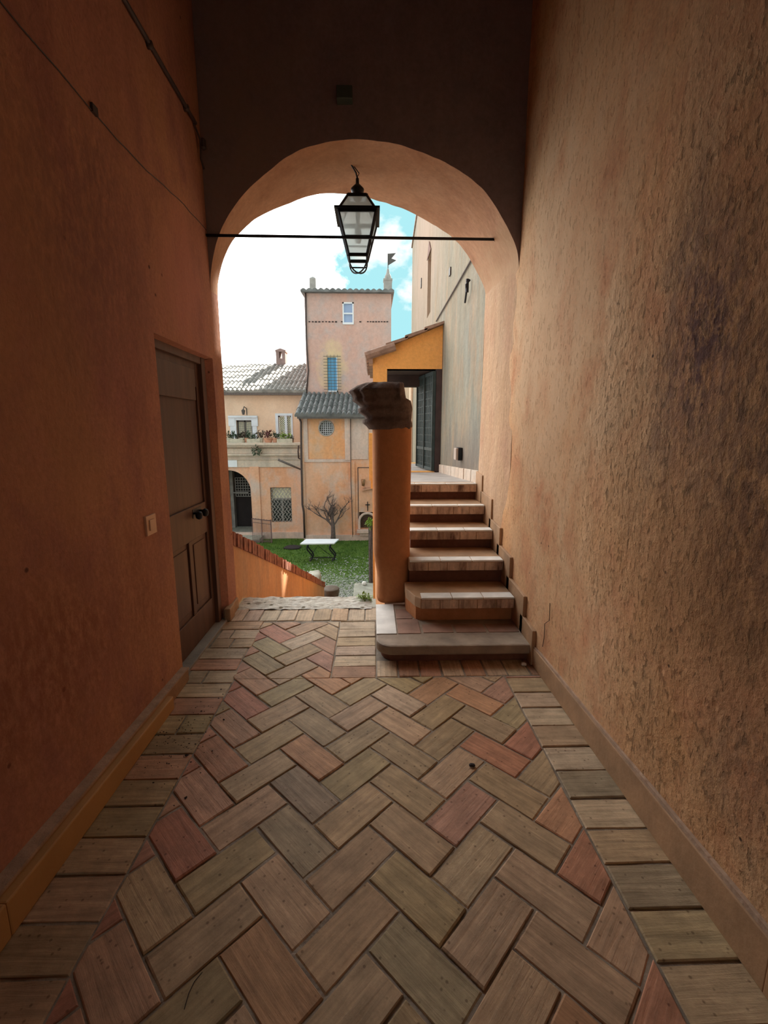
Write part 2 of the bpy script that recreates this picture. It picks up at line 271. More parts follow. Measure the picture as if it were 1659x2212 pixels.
# ------------------------------------------------------------------ mesh helpers
class MB:
    def __init__(s): s.v = []; s.f = []; s.c = []; s.uv = []
    def quad(s, *p):
        i = len(s.v); s.v += [tuple(q) for q in p]; s.f.append(tuple(range(i, i+len(p)))); return s
    def box(s, x0, x1, y0, y1, z0, z1):
        x0, x1 = min(x0, x1), max(x0, x1); y0, y1 = min(y0, y1), max(y0, y1); z0, z1 = min(z0, z1), max(z0, z1)
        i = len(s.v)
        s.v += [(x0,y0,z0),(x1,y0,z0),(x1,y1,z0),(x0,y1,z0),(x0,y0,z1),(x1,y0,z1),(x1,y1,z1),(x0,y1,z1)]
        s.f += [tuple(i+k for k in q) for q in ((0,3,2,1),(4,5,6,7),(0,1,5,4),(1,2,6,5),(2,3,7,6),(3,0,4,7))]
        return s
    def bar(s, a, b, w, h=None, upv=(0,0,1)):
        a, b = Vector(a), Vector(b); h = h or w; d = (b-a).normalized(); u = Vector(upv)
        if abs(d.dot(u)) > .98: u = Vector((0,1,0))
        r = d.cross(u).normalized(); u = r.cross(d)
        i = len(s.v)
        for p in (a, b):
            for k, l in ((-1,-1),(1,-1),(1,1),(-1,1)): s.v.append(tuple(p + r*k*w/2 + u*l*h/2))
        s.f += [tuple(i+k for k in q) for q in ((0,3,2,1),(4,5,6,7),(0,1,5,4),(1,2,6,5),(2,3,7,6),(3,0,4,7))]
        return s
    def tube(s, pts, rads, n=8, cap=True):
        pts = [Vector(p) for p in pts]
        if isinstance(rads, (int, float)): rads = [rads]*len(pts)
        i = len(s.v); pr = None
        for k, p in enumerate(pts):
            d = (pts[min(k+1, len(pts)-1)] - pts[max(k-1, 0)]).normalized()
            if pr is None:
                u = Vector((0,0,1)) if abs(d.z) < .9 else Vector((0,1,0)); r = d.cross(u).normalized()
            else: r = (pr - d*pr.dot(d)).normalized()
            pr = r; q = d.cross(r)
            for j in range(n):
                a = 2*math.pi*j/n; s.v.append(tuple(p + (r*math.cos(a)+q*math.sin(a))*rads[k]))
        for k in range(len(pts)-1):
            for j in range(n):
                a = i+k*n+j; b = i+k*n+(j+1) % n; s.f.append((a, b, b+n, a+n))
        if cap:
            s.f.append(tuple(i+j for j in range(n))[::-1]); s.f.append(tuple(i+(len(pts)-1)*n+j for j in range(n)))
        return s
    def lathe(s, cx, cy, prof, n=20, sq=0):
        i = len(s.v)
        for r, z in prof:
            for j in range(n):
                a = 2*math.pi*j/n; s.v.append((cx+r*math.cos(a), cy+r*math.sin(a), z))
        for k in range(len(prof)-1):
            for j in range(n):
                a = i+k*n+j; b = i+k*n+(j+1) % n; s.f.append((a, b, b+n, a+n))
        s.f.append(tuple(i+j for j in range(n))[::-1]); s.f.append(tuple(i+(len(prof)-1)*n+j for j in range(n)))
        return s
    def prism(s, poly, vec):      # poly: list of 3D pts, extrude by vec
        i = len(s.v); n = len(poly); vec = Vector(vec)
        s.v += [tuple(p) for p in poly] + [tuple(Vector(p)+vec) for p in poly]
        s.f.append(tuple(range(i, i+n))[::-1]); s.f.append(tuple(range(i+n, i+2*n)))
        for k in range(n): s.f.append((i+k, i+(k+1) % n, i+n+(k+1) % n, i+n+k))
        return s
    def build(s, name, mat, parent=None, smooth=False, bevel=0, fix=True):
        me = bpy.data.meshes.new(name); me.from_pydata(s.v, [], s.f); me.update()
        o = bpy.data.objects.new(name, me); COL.objects.link(o); me.materials.append(mat)
        if fix:
            import bmesh
            bm = bmesh.new(); bm.from_mesh(me); bmesh.ops.recalc_face_normals(bm, faces=bm.faces); bm.to_mesh(me); bm.free()
        if smooth:
            for p in me.polygons: p.use_smooth = True
        if bevel:
            b = o.modifiers.new('bevel', 'BEVEL'); b.width = bevel; b.segments = 2; b.limit_method = 'ANGLE'
        if parent is not None: put(o, parent)
        return o
def put(o, parent):
    o.parent = parent; o.matrix_parent_inverse = Matrix.Translation(-worldloc(parent))
def worldloc(p):
    l = p.location.copy(); 
    return l
def thing(name, label, cat, loc=(0, 0, 0), group=None):
    o = bpy.data.objects.new(name, None); COL.objects.link(o); o.location = loc; o.empty_display_size = .1
    o['label'] = label; o['category'] = cat
    if group: o['group'] = group
    return o
def tag(o, label, cat, group=None, kind=None):
    o['label'] = label; o['category'] = cat
    if group: o['group'] = group
    if kind: o['kind'] = kind
    return o
def struct(o, label=None, cat=None):
    o['kind'] = 'structure'
    if label: o['label'] = label
    if cat: o['category'] = cat
    return o
def holes_wall(mb, s0, s1, z0, z1, fn, holes):
    """cells of a slab around rectangular holes; fn(s_a,s_b,z_a,z_b) adds one box"""
    S = sorted({s0, s1, *[h[0] for h in holes], *[h[1] for h in holes]})
    for a, b in zip(S, S[1:]):
        zs = z0
        hs = sorted([h for h in holes if h[0] <= a+1e-6 and h[1] >= b-1e-6], key=lambda h: h[2])
        for h in hs:
            if h[2] > zs+1e-6: fn(a, b, zs, h[2])
            zs = h[3]
        if z1 > zs+1e-6: fn(a, b, zs, z1)

# ------------------------------------------------------------------ floor of the passage
FW = .162; OX, OY = .20, .905
def clip(poly, axis, val, keep_less):
    out = []
    for i in range(len(poly)):
        a, b = poly[i], poly[(i+1) % len(poly)]
        ia = (a[axis] <= val) == keep_less or abs(a[axis]-val) < 1e-9; ib = (b[axis] <= val) == keep_less or abs(b[axis]-val) < 1e-9
        if ia: out.append(a)
        if ia != ib:
            t = (val-a[axis])/(b[axis]-a[axis]); out.append((a[0]+(b[0]-a[0])*t, a[1]+(b[1]-a[1])*t))
    return out
TAN = (.52, .355, .22); OLV = (.44, .32, .185); RED = (.50, .235, .15); PNK = (.54, .30, .20); ORG = (.55, .31, .17); GRY = (.40, .30, .20); PAL = (.60, .44, .31)
paving = MB(); pcol = []; puv = []
def add_brick(poly, col, d, org, dz=0.0):
    """poly clipped footprint; d unit direction of the brick's length"""
    # drop tiny slivers
    A = abs(sum(poly[i][0]*poly[(i+1) % len(poly)][1]-poly[(i+1) % len(poly)][0]*poly[i][1] for i in range(len(poly))))/2
    if A < .0006 or len(poly) < 3: return
    cx = sum(p[0] for p in poly)/len(poly); cy = sum(p[1] for p in poly)/len(poly)
    n = len(poly); i = len(paving.v)
    tx, ty = rnd.uniform(-.012, .012), rnd.uniform(-.012, .012)
    zt = lambda p: dz + (p[0]-cx)*tx + (p[1]-cy)*ty
    jit = [(p[0]+rnd.uniform(-.0018, .0018), p[1]+rnd.uniform(-.0018, .0018)) for p in poly]
    def ins(p, a):
        l = math.hypot(p[0]-cx, p[1]-cy) or 1; k = max(0, (l-a)/l); return (cx+(p[0]-cx)*k, cy+(p[1]-cy)*k)
    rings = [[(*p, -.03) for p in jit], [(*p, zt(p)-.004) for p in jit], [(*ins(p, .006), zt(p)) for p in jit]]
    for r in rings: paving.v += r
    fs = [tuple(i+2*n+k for k in range(n))]
    for q in range(2):
        for k in range(n): fs.append((i+q*n+k, i+q*n+(k+1) % n, i+(q+1)*n+(k+1) % n, i+(q+1)*n+k))
    sx, sy = rnd.uniform(0, 90), rnd.uniform(0, 90); e = (-d[1], d[0])
    for f in fs:
        paving.f.append(f)
        for k in f:
            p = paving.v[k]; pcol.append(col)
            puv.append((sx+(p[0]-org[0])*d[0]+(p[1]-org[1])*d[1], sy+(p[0]-org[0])*e[0]+(p[1]-org[1])*e[1]))
def shade(c, a=.10):
    k = 1+rnd.uniform(-a, a); return (c[0]*k*rnd.uniform(.96, 1.04), c[1]*k*rnd.uniform(.96, 1.04), c[2]*k*rnd.uniform(.95, 1.05), 1)
def field_col(x, y, hdir):
    if x < -.55: ch = [RED, RED, PNK, PNK, TAN, OLV]
    elif x > .50: ch = [ORG, ORG, PNK, TAN, TAN, RED, OLV]
    elif y < 1.25: ch = [OLV, OLV, GRY, TAN, TAN, ORG]
    elif y > 2.4: ch = [PNK, TAN, TAN, ORG, PAL, OLV]
    else: ch = [TAN, TAN, OLV, OLV, ORG, TAN, PNK, GRY]
    return rnd.choice(ch)
r2 = math.sqrt(.5); da = (-r2, r2); db = (r2, r2); gap = .0045
regions = [(-.905, .85, -3.5, 2.70), (-.925, -.29, 2.70, 3.57)]
for k in range(-40, 40):
    for mth in range(-12, 14):
        for hv in (0, 1):
            A0, B0 = (k+2*mth, k-2*mth) if hv == 0 else (k-1+2*mth, k-2*mth)
            la, lb = (2, 1) if hv == 0 else (1, 2)
            a0, a1, b0, b1 = A0*FW+gap, (A0+la)*FW-gap, B0*FW+gap, (B0+lb)*FW-gap
            P = [(OX+a*da[0]+b*db[0], OY+a*da[1]+b*db[1]) for a, b in ((a0, b0), (a1, b0), (a1, b1), (a0, b1))]
            cx = sum(p[0] for p in P)/4; cy = sum(p[1] for p in P)/4
            if not (-1.3 < cx < 1.3 and -3.8 < cy < 3.9): continue
            col = shade(field_col(cx, cy, hv)); dz = rnd.uniform(-.0025, .0025)
            for (x0, x1, y0, y1) in regions:
                Q = P
                for ax, v, kl in ((0, x0, False), (0, x1, True), (1, y0, False), (1, y1, True)):
                    if Q: Q = clip(Q, ax, v, kl)
                if len(Q) >= 3: add_brick(Q, col, da if hv == 0 else db, P[0], dz)
def rect_brick(x0, x1, y0, y1, col, lx=True, skew=0.0):
    P = [(x0, y0), (x1, y0+skew), (x1, y1+skew), (x0, y1)]
    add_brick(P, shade(col, .12), (1, 0) if lx else (0, 1), (x0, y0), rnd.uniform(-.003, .003))
g = .005
y = -3.5
while y < 2.70:      # right border, stretchers across
    w = rnd.uniform(.150, .166); c = rnd.choice([TAN, OLV, GRY, TAN, PNK, PAL] if y < 2 else [PAL, PNK, TAN, PAL])
    rect_brick(.855+g, 1.14, y+g, min(y+w, 2.70)-g, c); y += w
y = -3.5
while y < 3.60:      # left border
    w = rnd.uniform(.148, .170); c = rnd.choice([OLV, GRY, TAN, PNK, OLV] if y < 2.2 else [PAL, PNK, TAN, OLV])
    y1 = min(y+w, 3.60)
    if rnd.random() < .18: 
        xs = rnd.uniform(-1.13, -1.06); rect_brick(-1.22, xs-g, y+g, y1-g, c); rect_brick(xs+g, -.912, y+g, y1-g, c)
    else: rect_brick(-1.25, -.912 if y < 2.7 else -.932, y+g, y1-g, c)
    y += w
y = 2.70
while y < 3.58:      # stretchers beside the stair
    w = rnd.uniform(.14, .155); rect_brick(-.285+g, .012, y+g, min(y+w, 3.58)-g, rnd.choice([PAL, TAN, PAL, PNK])); y += w
x = .015
while x < 1.10:      # soldiers in front of the stair
    w = rnd.uniform(.135, .155); rect_brick(x+g, min(x+w, 1.10)-g, 2.705+g, 2.92, rnd.choice([PAL, PNK, TAN, PAL, PNK]), False); x += w
x = -1.24
while x < .03:       # soldiers at the threshold
    w = rnd.uniform(.125, .165); rect_brick(x+g, min(x+w, .03)-g, 3.60+g, 3.86, rnd.choice([PAL, TAN, PAL, ORG]), False, rnd.uniform(-.01, .01)); x += w
fl = paving.build('floor', M['paving'], fix=False)
me = fl.data
ca = me.color_attributes.new('col', 'FLOAT_COLOR', 'CORNER'); uvl = me.uv_layers.new(name='UVMap')
for i in range(len(pcol)): ca.data[i].color = pcol[i]; uvl.data[i].uv = puv[i]
struct(fl)
mo = MB()      # mortar bed, slightly uneven
nx, ny = 50, 150
for j in range(ny+1):
    for i in range(nx+1):
        xx = -1.32+2.5*i/nx; yy = -3.5+7.4*j/ny
        mo.v.append((xx, yy, -.006+.003*mn.noise(Vector((xx*9, yy*9, 0)))))
for j in range(ny):
    for i in range(nx):
        a = j*(nx+1)+i; mo.f.append((a, a+1, a+nx+2, a+nx+1))
o = mo.build('floor_mortar_bed', M['mortar'], fl)

# ------------------------------------------------------------------ walls
ZT = 5.2
def yf(x): return 3.68 - .045*x          # near face of the arch wall
YB = [(-1.24, 3.90), (-.9, 4.18), (-.6, 4.36), (-.2, 4.50), (.3, 4.58), (1.12, 4.62)]
def yb(x):
    t = max(0.0, min(1.0, (x+1.24)/2.34)); return 3.90+.72*(1-(1-t)**2.6)
def sheet(mb, pts_fn, nu, nv):
    i = len(mb.v)
    for a in range(nu+1):
        for b in range(nv+1): mb.v.append(tuple(pts_fn(a/nu, b/nv)))
    for a in range(nu):
        for b in range(nv):
            k = i+a*(nv+1)+b; mb.f.append((k, k+1, k+nv+2, k+nv+1))
# right wall: inner face slightly uneven, runs through the arch up to its outer end
def xr(y): return 1.10 + max(0, 2.87-y)*.016
def rwall(a, b):
    y = -3.5 + (4.62+3.5)*a; z = ZT*b
    return (xr(y)+.010*mn.noise(Vector((0, y*1.1, z*1.1)))+.004*mn.noise(Vector((3, y*4, z*4))), y, z)
mb = MB(); sheet(mb, rwall, 130, 80)
o = mb.build('wall_right', M['right'], smooth=True, fix=False); struct(o)
mb = MB(); mb.box(1.16, 1.7, -3.5, 4.55, 0, ZT); mb.build('wall_core', M['right'], o)
# left wall with door recess
DY0, DY1, DZ = 2.72, 3.68, 2.13
def lwall_fn(y0, y1, z0, z1):
    def f(a, b):
        y = y0+(y1-y0)*a; z = z0+(z1-z0)*b
        return (-1.24+.006*mn.noise(Vector((5, y*1.3, z*1.3))), y, z)
    return f
mb = MB()
sheet(mb, lwall_fn(-3.5, DY0, 0, ZT), 80, 60); sheet(mb, lwall_fn(DY0, DY1, DZ, ZT), 20, 40); sheet(mb, lwall_fn(DY1, 3.90, 0, ZT), 8, 60)
mb.quad((-1.24, DY0, 0), (-1.24, DY0, DZ), (-1.36, DY0+.0, DZ), (-1.36, DY0, 0))
mb.quad((-1.24, DY0, DZ), (-1.24, DY1, DZ), (-1.36, DY1-.10, DZ-.03), (-1.36, DY0, DZ-.03))
mb.quad((-1.24, DY1, DZ), (-1.24, DY1, 0), (-1.33, DY1-.07, 0), (-1.33, DY1-.07, DZ-.03))
lw = mb.build('wall_left', M['left'], smooth=False, fix=False); struct(lw)
mb = MB(); mb.box(-1.9, -1.42, -3.5, 3.90, -3.4, ZT); mb.box(-1.42, -1.25, 3.72, 3.90, -3.4, ZT); mb.box(-1.42, -1.25, -3.5, 2.70, 0, ZT)
mb.build('wall_core', M['left'], lw)

# arch wall: profile taken from springing to springing
PROF = [(-1.24, 2.62), (-1.232, 2.74), (-1.205, 2.86), (-1.17, 2.97), (-1.115, 3.09), (-1.028, 3.213), (-.93, 3.31), (-.817, 3.397), (-.68, 3.49), (-.544, 3.564), (-.38, 3.617), (-.21, 3.642), (-.07, 3.642),
        (.056, 3.628), (.19, 3.603), (.323, 3.566), (.50, 3.50), (.665, 3.414), (.78, 3.33), (.877, 3.233), (.96, 3.12), (1.03, 3.0), (1.075, 2.90), (1.097, 2.78), (1.10, 2.70)]
def prof(t):
    f = t*(len(PROF)-1); i = min(int(f), len(PROF)-2); u = f-i
    def cr(k):
        p = [PROF[max(0, min(len(PROF)-1, i+q))][k] for q in (-1, 0, 1, 2)]
        return .5*((2*p[1])+(-p[0]+p[2])*u+(2*p[0]-5*p[1]+4*p[2]-p[3])*u*u+(-p[0]+3*p[1]-3*p[2]+p[3])*u**3)
    return cr(0), cr(1)
aw = MB()
def soff(a, b):
    x, z = prof(a); y = yf(x)+(yb(x)-yf(x))*b
    w = .012*mn.noise(Vector((x*3, y*3, z*3)))+.006*mn.noise(Vector((x*11, y*11, z*11)))
    if a < .03 or a > .97: w = 0
    return (x, y, z+w)
sheet(aw, soff, 110, 14)
soffit = aw.build('arch_soffit', M['arch'], smooth=True, fix=False)
nb_ = MB()
def face(b_sign):
    mb = MB()
    def fn(a, b):
        if b_sign: x, y, z = soff(a, 1)
        else: x, y, z = soff(a, 0)
        return (x+( (-1.24 if x < 0 else 1.11)-x)*0, y, z+(ZT-z)*b)
    sheet(mb, fn, 110, 20); return mb
fa = face(0).build('wall_arch', M['arch_shade'], fix=False); struct(fa)
put(soffit, fa)
bk = face(1)
bk.build('outer_face', M['left'], fa, fix=False)
# right pier under the springing, outside end of the right wall
mb = MB()
mb.quad((1.10, 4.62, 0), (1.10, 4.62, ZT), (1.7, 4.62, ZT), (1.7, 4.62, 0))
mb.build('pier_end', M['jamb'], o)
mb = MB()
def jm(a, b):
    y = 3.62+(4.63-3.62)*a; z = 2.95*b
    k = min(1, (y-3.62)/.35); return (1.104-k*(.016+.006*mn.noise(Vector((2, y*3, z*2)))+.003*mn.noise(Vector((2, y*14, z*7)))), y, z)
sheet(mb, jm, 30, 70)
mb.quad((1.088, 4.63, 0), (1.088, 4.63, 2.95), (1.12, 4.63, 2.95), (1.12, 4.63, 0))
mb.build('arch_jamb', M['jamb'], fa, smooth=True, fix=False)
# ceiling and back wall, with an unseen opening added to let daylight in
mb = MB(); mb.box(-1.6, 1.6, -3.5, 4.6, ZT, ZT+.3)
struct(mb.build('ceiling', M['arch_shade']))
mb = MB(); holes_wall(mb, -1.3, 1.3, 0, ZT, lambda a, b, c, d: mb.box(a, b, -3.8, -3.5, c, d), [(-.85, .85, 0, 2.1)])
struct(mb.build('wall_back', M['left']))

# skirtings
mb = MB()
def skirt(mb, pts, th, side):   # pts: (y, x_wall, z0, h)
    for (a, b) in zip(pts, pts[1:]):
        (y0, x0, za, ha), (y1, x1, zb, hb) = a, b
        i = len(mb.v)
        for (yy, xx, z0, hh) in (a, b):
            for dx, z in ((.03*side, z0), (-th*side, z0), (-th*side, z0+hh), (.03*side, z0+hh)):
                mb.v.append((xx+dx, yy, z))
        mb.f += [tuple(i+k for k in q) for q in ((0,1,2,3),(4,7,6,5),(0,4,5,1),(1,5,6,2),(2,6,7,3),(3,7,4,0))]
skirt(mb, [(-3.5, xr(-3.5), 0, .19), (1.0, xr(1.0), 0, .175), (2.855, xr(2.855), 0, .125)], .016, 1)
sk = mb.build('baseboard_right', M['skirting'], bevel=.003); struct(sk)
mb = MB(); skirt(mb, [(-3.5, xr(-3.5)+.004, .18, .03), (1.0, xr(1.0)+.004, .165, .03), (2.855, xr(2.855)+.004, .117, .022)], .014, 1)
mb.build('skirting_top', M['skirt_top'], sk)
# stepped skirting up the stair
NZ = [.135, .335, .53, .70, .87, 1.035]; NY = [2.86, 3.23, 3.56, 3.93, 4.25, 4.62]
st_ = [(2.83, 3.07, .10, .25), (3.04, 3.44, .24, .415), (3.40, 3.76, .41, .60), (3.72, 4.06, .58, .765), (4.03, 4.42, .75, .965), (4.42, 4.66, .93, 1.14)]
for n_, (ya, yb_, za, zb) in enumerate(st_):
    q = MB(); i = 0
    slope = .20 if n_ in (0,) else .30
    P = [(1.10, ya, za-.30 if n_ else 0), (1.10, yb_+.03, za-.30 if n_ else 0), (1.10, yb_+.03, zb+.02), (1.10, ya, zb)]
    q.prism([(1.115, p[1], max(0, p[2])) for p in P], (-.043, 0, 0)); b_ = q.build('stair_skirting', M['skirting'], sk, bevel=.004)
# left: tiles plus ochre plinth
mb = MB(); skirt(mb, [(-3.5, -1.24, 0, .15), (1.2, -1.24, 0, .145), (2.70, -1.24, 0, .085)], .045, -1)
sl = mb.build('baseboard_left', M['skirting'], bevel=.004); struct(sl)
mb = MB(); skirt(mb, [(-3.5, -1.24, .146, .012), (1.2, -1.24, .141, .012), (2.70, -1.24, .081, .01)], .050, -1); mb.build('skirting_top', M['skirt_top'], sl)
mb = MB(); skirt(mb, [(-3.5, -1.19, 0, .13), (1.2, -1.19, 0, .13), (2.40, -1.19, 0, .078)], .03, -1); mb.build('ochre_plinth', M['board'], sl, bevel=.006)
mb = MB(); mb.box(-1.26, -1.205, 3.60, 3.72, 0, .11); mb.box(-1.26, -1.222, 3.70, 3.90, 0, .10)
mb.build('skirting_block', M['skirting'], sl, bevel=.008)

# ------------------------------------------------------------------ door
dr = bpy.data.objects.new('door_1', None); COL.objects.link(dr); dr.location = (-1.31, 3.2, 0); dr['kind'] = 'structure'
X0 = -1.325
mb = MB(); mb.box(X0-.04, X0, DY0-.02, 3.62, .02, 2.10); leaf = mb.build('door_leaf', M['wood'], dr)
def rail(y0, y1, z0, z1, d=.014, nm='rail', mat='wood'):
    mb = MB(); mb.box(X0-.005, X0+d, y0, y1, z0, z1); return mb.build(nm, M[mat], dr, bevel=.004)
rail(2.72, 2.80, .02, 2.10, nm='stile'); rail(3.50, 3.56, .02, 2.10, nm='stile')
rail(2.80, 3.50, .02, .25); rail(2.80, 3.50, .80, 1.04, d=.016); rail(2.80, 3.50, 1.90, 2.10, d=.012)
rail(3.14, 3.20, .25, .80, nm='stile')
rail(2.82, 3.44, 1.80, 2.02, d=.028, nm='top_panel')
rail(2.88, 3.12, .30, .76, d=.006, nm='lower_panel'); rail(3.24, 3.46, .30, .76, d=.006, nm='lower_panel')
rail(3.545, 3.62, .0, 2.12, d=.045, nm='door_frame'); rail(2.70, 3.62, 2.07, 2.14, d=.04, nm='door_frame')
mb = MB(); mb.box(-1.40, -1.235, 2.70, 3.63, -.01, .018); mb.build('door_sill', flat('sill_grey_stone', (.30, .27, .24), .7, 0, .15, 6, .3, 30), dr, bevel=.004)
hd = thing('door_handle', '', '', (X0+.02, 3.3, .985)); del hd['label']; del hd['category']; hd.parent = dr; hd.matrix_parent_inverse = Matrix.Translation(-dr.location)
for k, yy in enumerate((3.26, 3.38)):
    q = MB(); q.tube([(X0+.014, yy, .99), (X0+.05, yy, .99), (X0+.05, yy, .965)], .009, 8)
    q.lathe(X0+.055, yy, [(.006, .945), (.022, .955), (.026, .975), (.022, .995), (.006, 1.005)], 12)
    q.build('knob', M['iron'], hd, smooth=True)
q = MB(); q.box(X0+.012, X0+.019, 3.24, 3.40, .955, 1.02); q.build('handle_plate', M['iron'], hd)

# light switch
sw = thing('light_switch', 'beige square light switch on the red ochre wall beside the brown door', 'light switch', (-1.24, 2.475, 1.08))
q = MB(); q.box(-1.242, -1.228, 2.42, 2.53, 1.02, 1.13); q.build('cover_plate', M['switch'], sw, bevel=.003)
q = MB(); q.box(-1.230, -1.222, 2.447, 2.503, 1.045, 1.105); q.build('rocker', M['switch'], sw, bevel=.002)

# conduit and cable high on the left wall
q = MB(); q.tube([(-1.222, -3.4, 3.70), (-1.222, 2.69, 3.686), (-1.222, 3.60, 3.68)], .012, 8)
for yy in (2.95, 3.45): q.tube([(-1.24, yy, 3.68), (-1.21, yy, 3.68)], .02, 8)
tag(q.build('conduit', M['pipe'], smooth=True), 'straight dark metal conduit running high along the red ochre wall above the door', 'pipe')
q = MB(); pts = [(-1.236, -3.4, 3.0)]
for k in range(26):
    t = k/25; yy = 1.2+2.52*t; pts.append((-1.236, yy, 2.98+.02*math.sin(t*9)+.06*t*t+.006*rnd.uniform(-1, 1)))
q.tube(pts, .0028, 5)
for yy, zz in ((2.33, 3.0),): q.box(-1.245, -1.228, yy-.02, yy+.02, zz-.025, zz+.01)
tag(q.build('wall_cable', M['pipe']), 'thin dark cable sagging along the red ochre wall below the metal conduit', 'cable')
q = MB(); pts = [(-1.235, 3.60, 3.68), (-1.21, 3.64, 3.60), (-1.225, 3.67, 3.50), (-1.215, 3.69, 3.44)]
q.tube(pts, .007, 6); q.lathe(-1.2, 3.66, [(.01, 3.55), (.022, 3.56), (.022, 3.61), (.01, 3.62)], 10)
tag(q.build('junction_wire', M['pipe']), 'small wire stub and junction where the conduit ends in the corner beside the arch', 'wire')
q = MB(); q.box(-.245, -.135, 3.62, 3.72, 3.86, 3.94); bx = q.build('junction_box', flat('box_dark_green', (.07, .10, .085), .6), bevel=.004)
tag(bx, 'small dark box fixed to the shaded wall above the arch crown', 'junction box')

# crack line on right wall (narrow groove cover)
# ------------------------------------------------------------------ tie rod
q = MB(); q.tube([(-1.235, 3.71, 3.012), (1.03, 3.96, 3.098)], .0105, 10)
q.tube([(.985, 3.955, 3.096), (1.0, 3.957, 3.097)], .017, 8)
tag(q.build('tie_rod', M['iron'], smooth=True), 'thin black iron tie rod spanning the arch just in front of the lantern', 'tie rod')

# ------------------------------------------------------------------ lantern
LC = Vector((-.118, 4.06, 0))
ln = thing('hanging_lantern', 'black iron lantern with tapering frosted panes hanging under the arch', 'lantern', (LC.x, LC.y, 2.9))
zt, zb2, zr = 3.285, 2.985, 3.42
ht, hb, hr = .150, .075, .075
def ring(h, z): return [Vector((LC.x+sx*h, LC.y+sy*h, z)) for sx, sy in ((-1,-1),(1,-1),(1,1),(-1,1))]
T, B, R = ring(ht, zt), ring(hb, zb2), ring(hr, zr)
mid = [b.lerp(t, .42) for b, t in zip(B, T)]
low = [b + (b-t)*.28 for b, t in zip(B, T)]
q = MB()
for k in range(4):
    q.bar(T[k], B[k], .017); q.bar(T[k], R[k], .015)
    q.bar(mid[k], mid[(k+1) % 4], .012)
    q.bar(B[k], B[(k+1) % 4], .018, .022); q.bar(R[k], R[(k+1) % 4], .02, .024)
    q.bar(T[k], T[(k+1) % 4], .016, .034)
q.build('lantern_frame', M['iron'], ln)
q = MB()    # wide rim plate around the top of the body
ho = .178
for a, b, c, d in ((-ho, ho, -ho, -ht), (-ho, ho, ht, ho), (-ho, -ht, -ht, ht), (ht, ho, -ht, ht)):
    q.box(LC.x+a, LC.x+b, LC.y+c, LC.y+d, zt+.002, zt+.016)
q.build('rim', M['iron'], ln)
q = MB()    # lower cage: two crossing hoops under the body
for s in ((0, 2), (1, 3)):
    a, b = B[s[0]], B[s[1]]; c = (a+b)/2; pts = []
    for k in range(13):
        t = k/12*math.pi; pts.append((c.x-(b.x-a.x)/2*math.cos(t), c.y-(b.y-a.y)/2*math.cos(t), zb2-.115*math.sin(t)**.8))
    q.tube(pts, .006, 6)
lw_ = [Vector((LC.x+sx*.068, LC.y+sy*.068, zb2-.052)) for sx, sy in ((-1,-1),(1,-1),(1,1),(-1,1))]
for k in range(4): q.bar(lw_[k], lw_[(k+1) % 4], .009)
q.build('bottom_cage', M['iron'], ln, smooth=False)
for k in range(4):
    q = MB(); a, b, c, d = T[k], T[(k+1) % 4], B[(k+1) % 4], B[k]; nrm = (b-a).cross(d-a).normalized()*.003
    q.prism([a, b, c, d], nrm); q.build('glass_pane', M['glass'], ln)
    q = MB(); a, b, c, d = R[k], R[(k+1) % 4], T[(k+1) % 4], T[k]; nrm = (b-a).cross(d-a).normalized()*.003
    q.prism([a, b, c, d], nrm); q.build('roof_pane', M['roof_glass'], ln)
q = MB(); q.lathe(LC.x, LC.y, [(.03, zr), (.04, zr+.02), (.028, zr+.03), (.05, zr+.055), (.054, zr+.075), (.03, zr+.10), (.014, zr+.115), (.013, zr+.15), (.004, zr+.165)], 16)
q.build('finial', M['iron'], ln, smooth=True)
q = MB(); q.tube([(LC.x, LC.y, zr+.15), (LC.x-.01, LC.y-.01, zr+.19), (LC.x-.05, LC.y-.05, 3.652)], .006, 6); q.tube([(LC.x, LC.y, zr+.165), (LC.x+.015, LC.y, zr+.19), (LC.x-.03, LC.y-.03, 3.65)], .004, 6)
q.build('hook', M['iron'], ln)
q = MB(); q.lathe(LC.x, LC.y, [(.02, 3.10), (.032, 3.13), (.03, 3.18), (.018, 3.22), (.016, 3.29)], 12); q.lathe(LC.x, LC.y, [(.02, 3.29), (.02, 3.42)], 10)
q.build('bulb', flat('bulb_grey_glass', (.45, .50, .50), .3), ln, smooth=True)

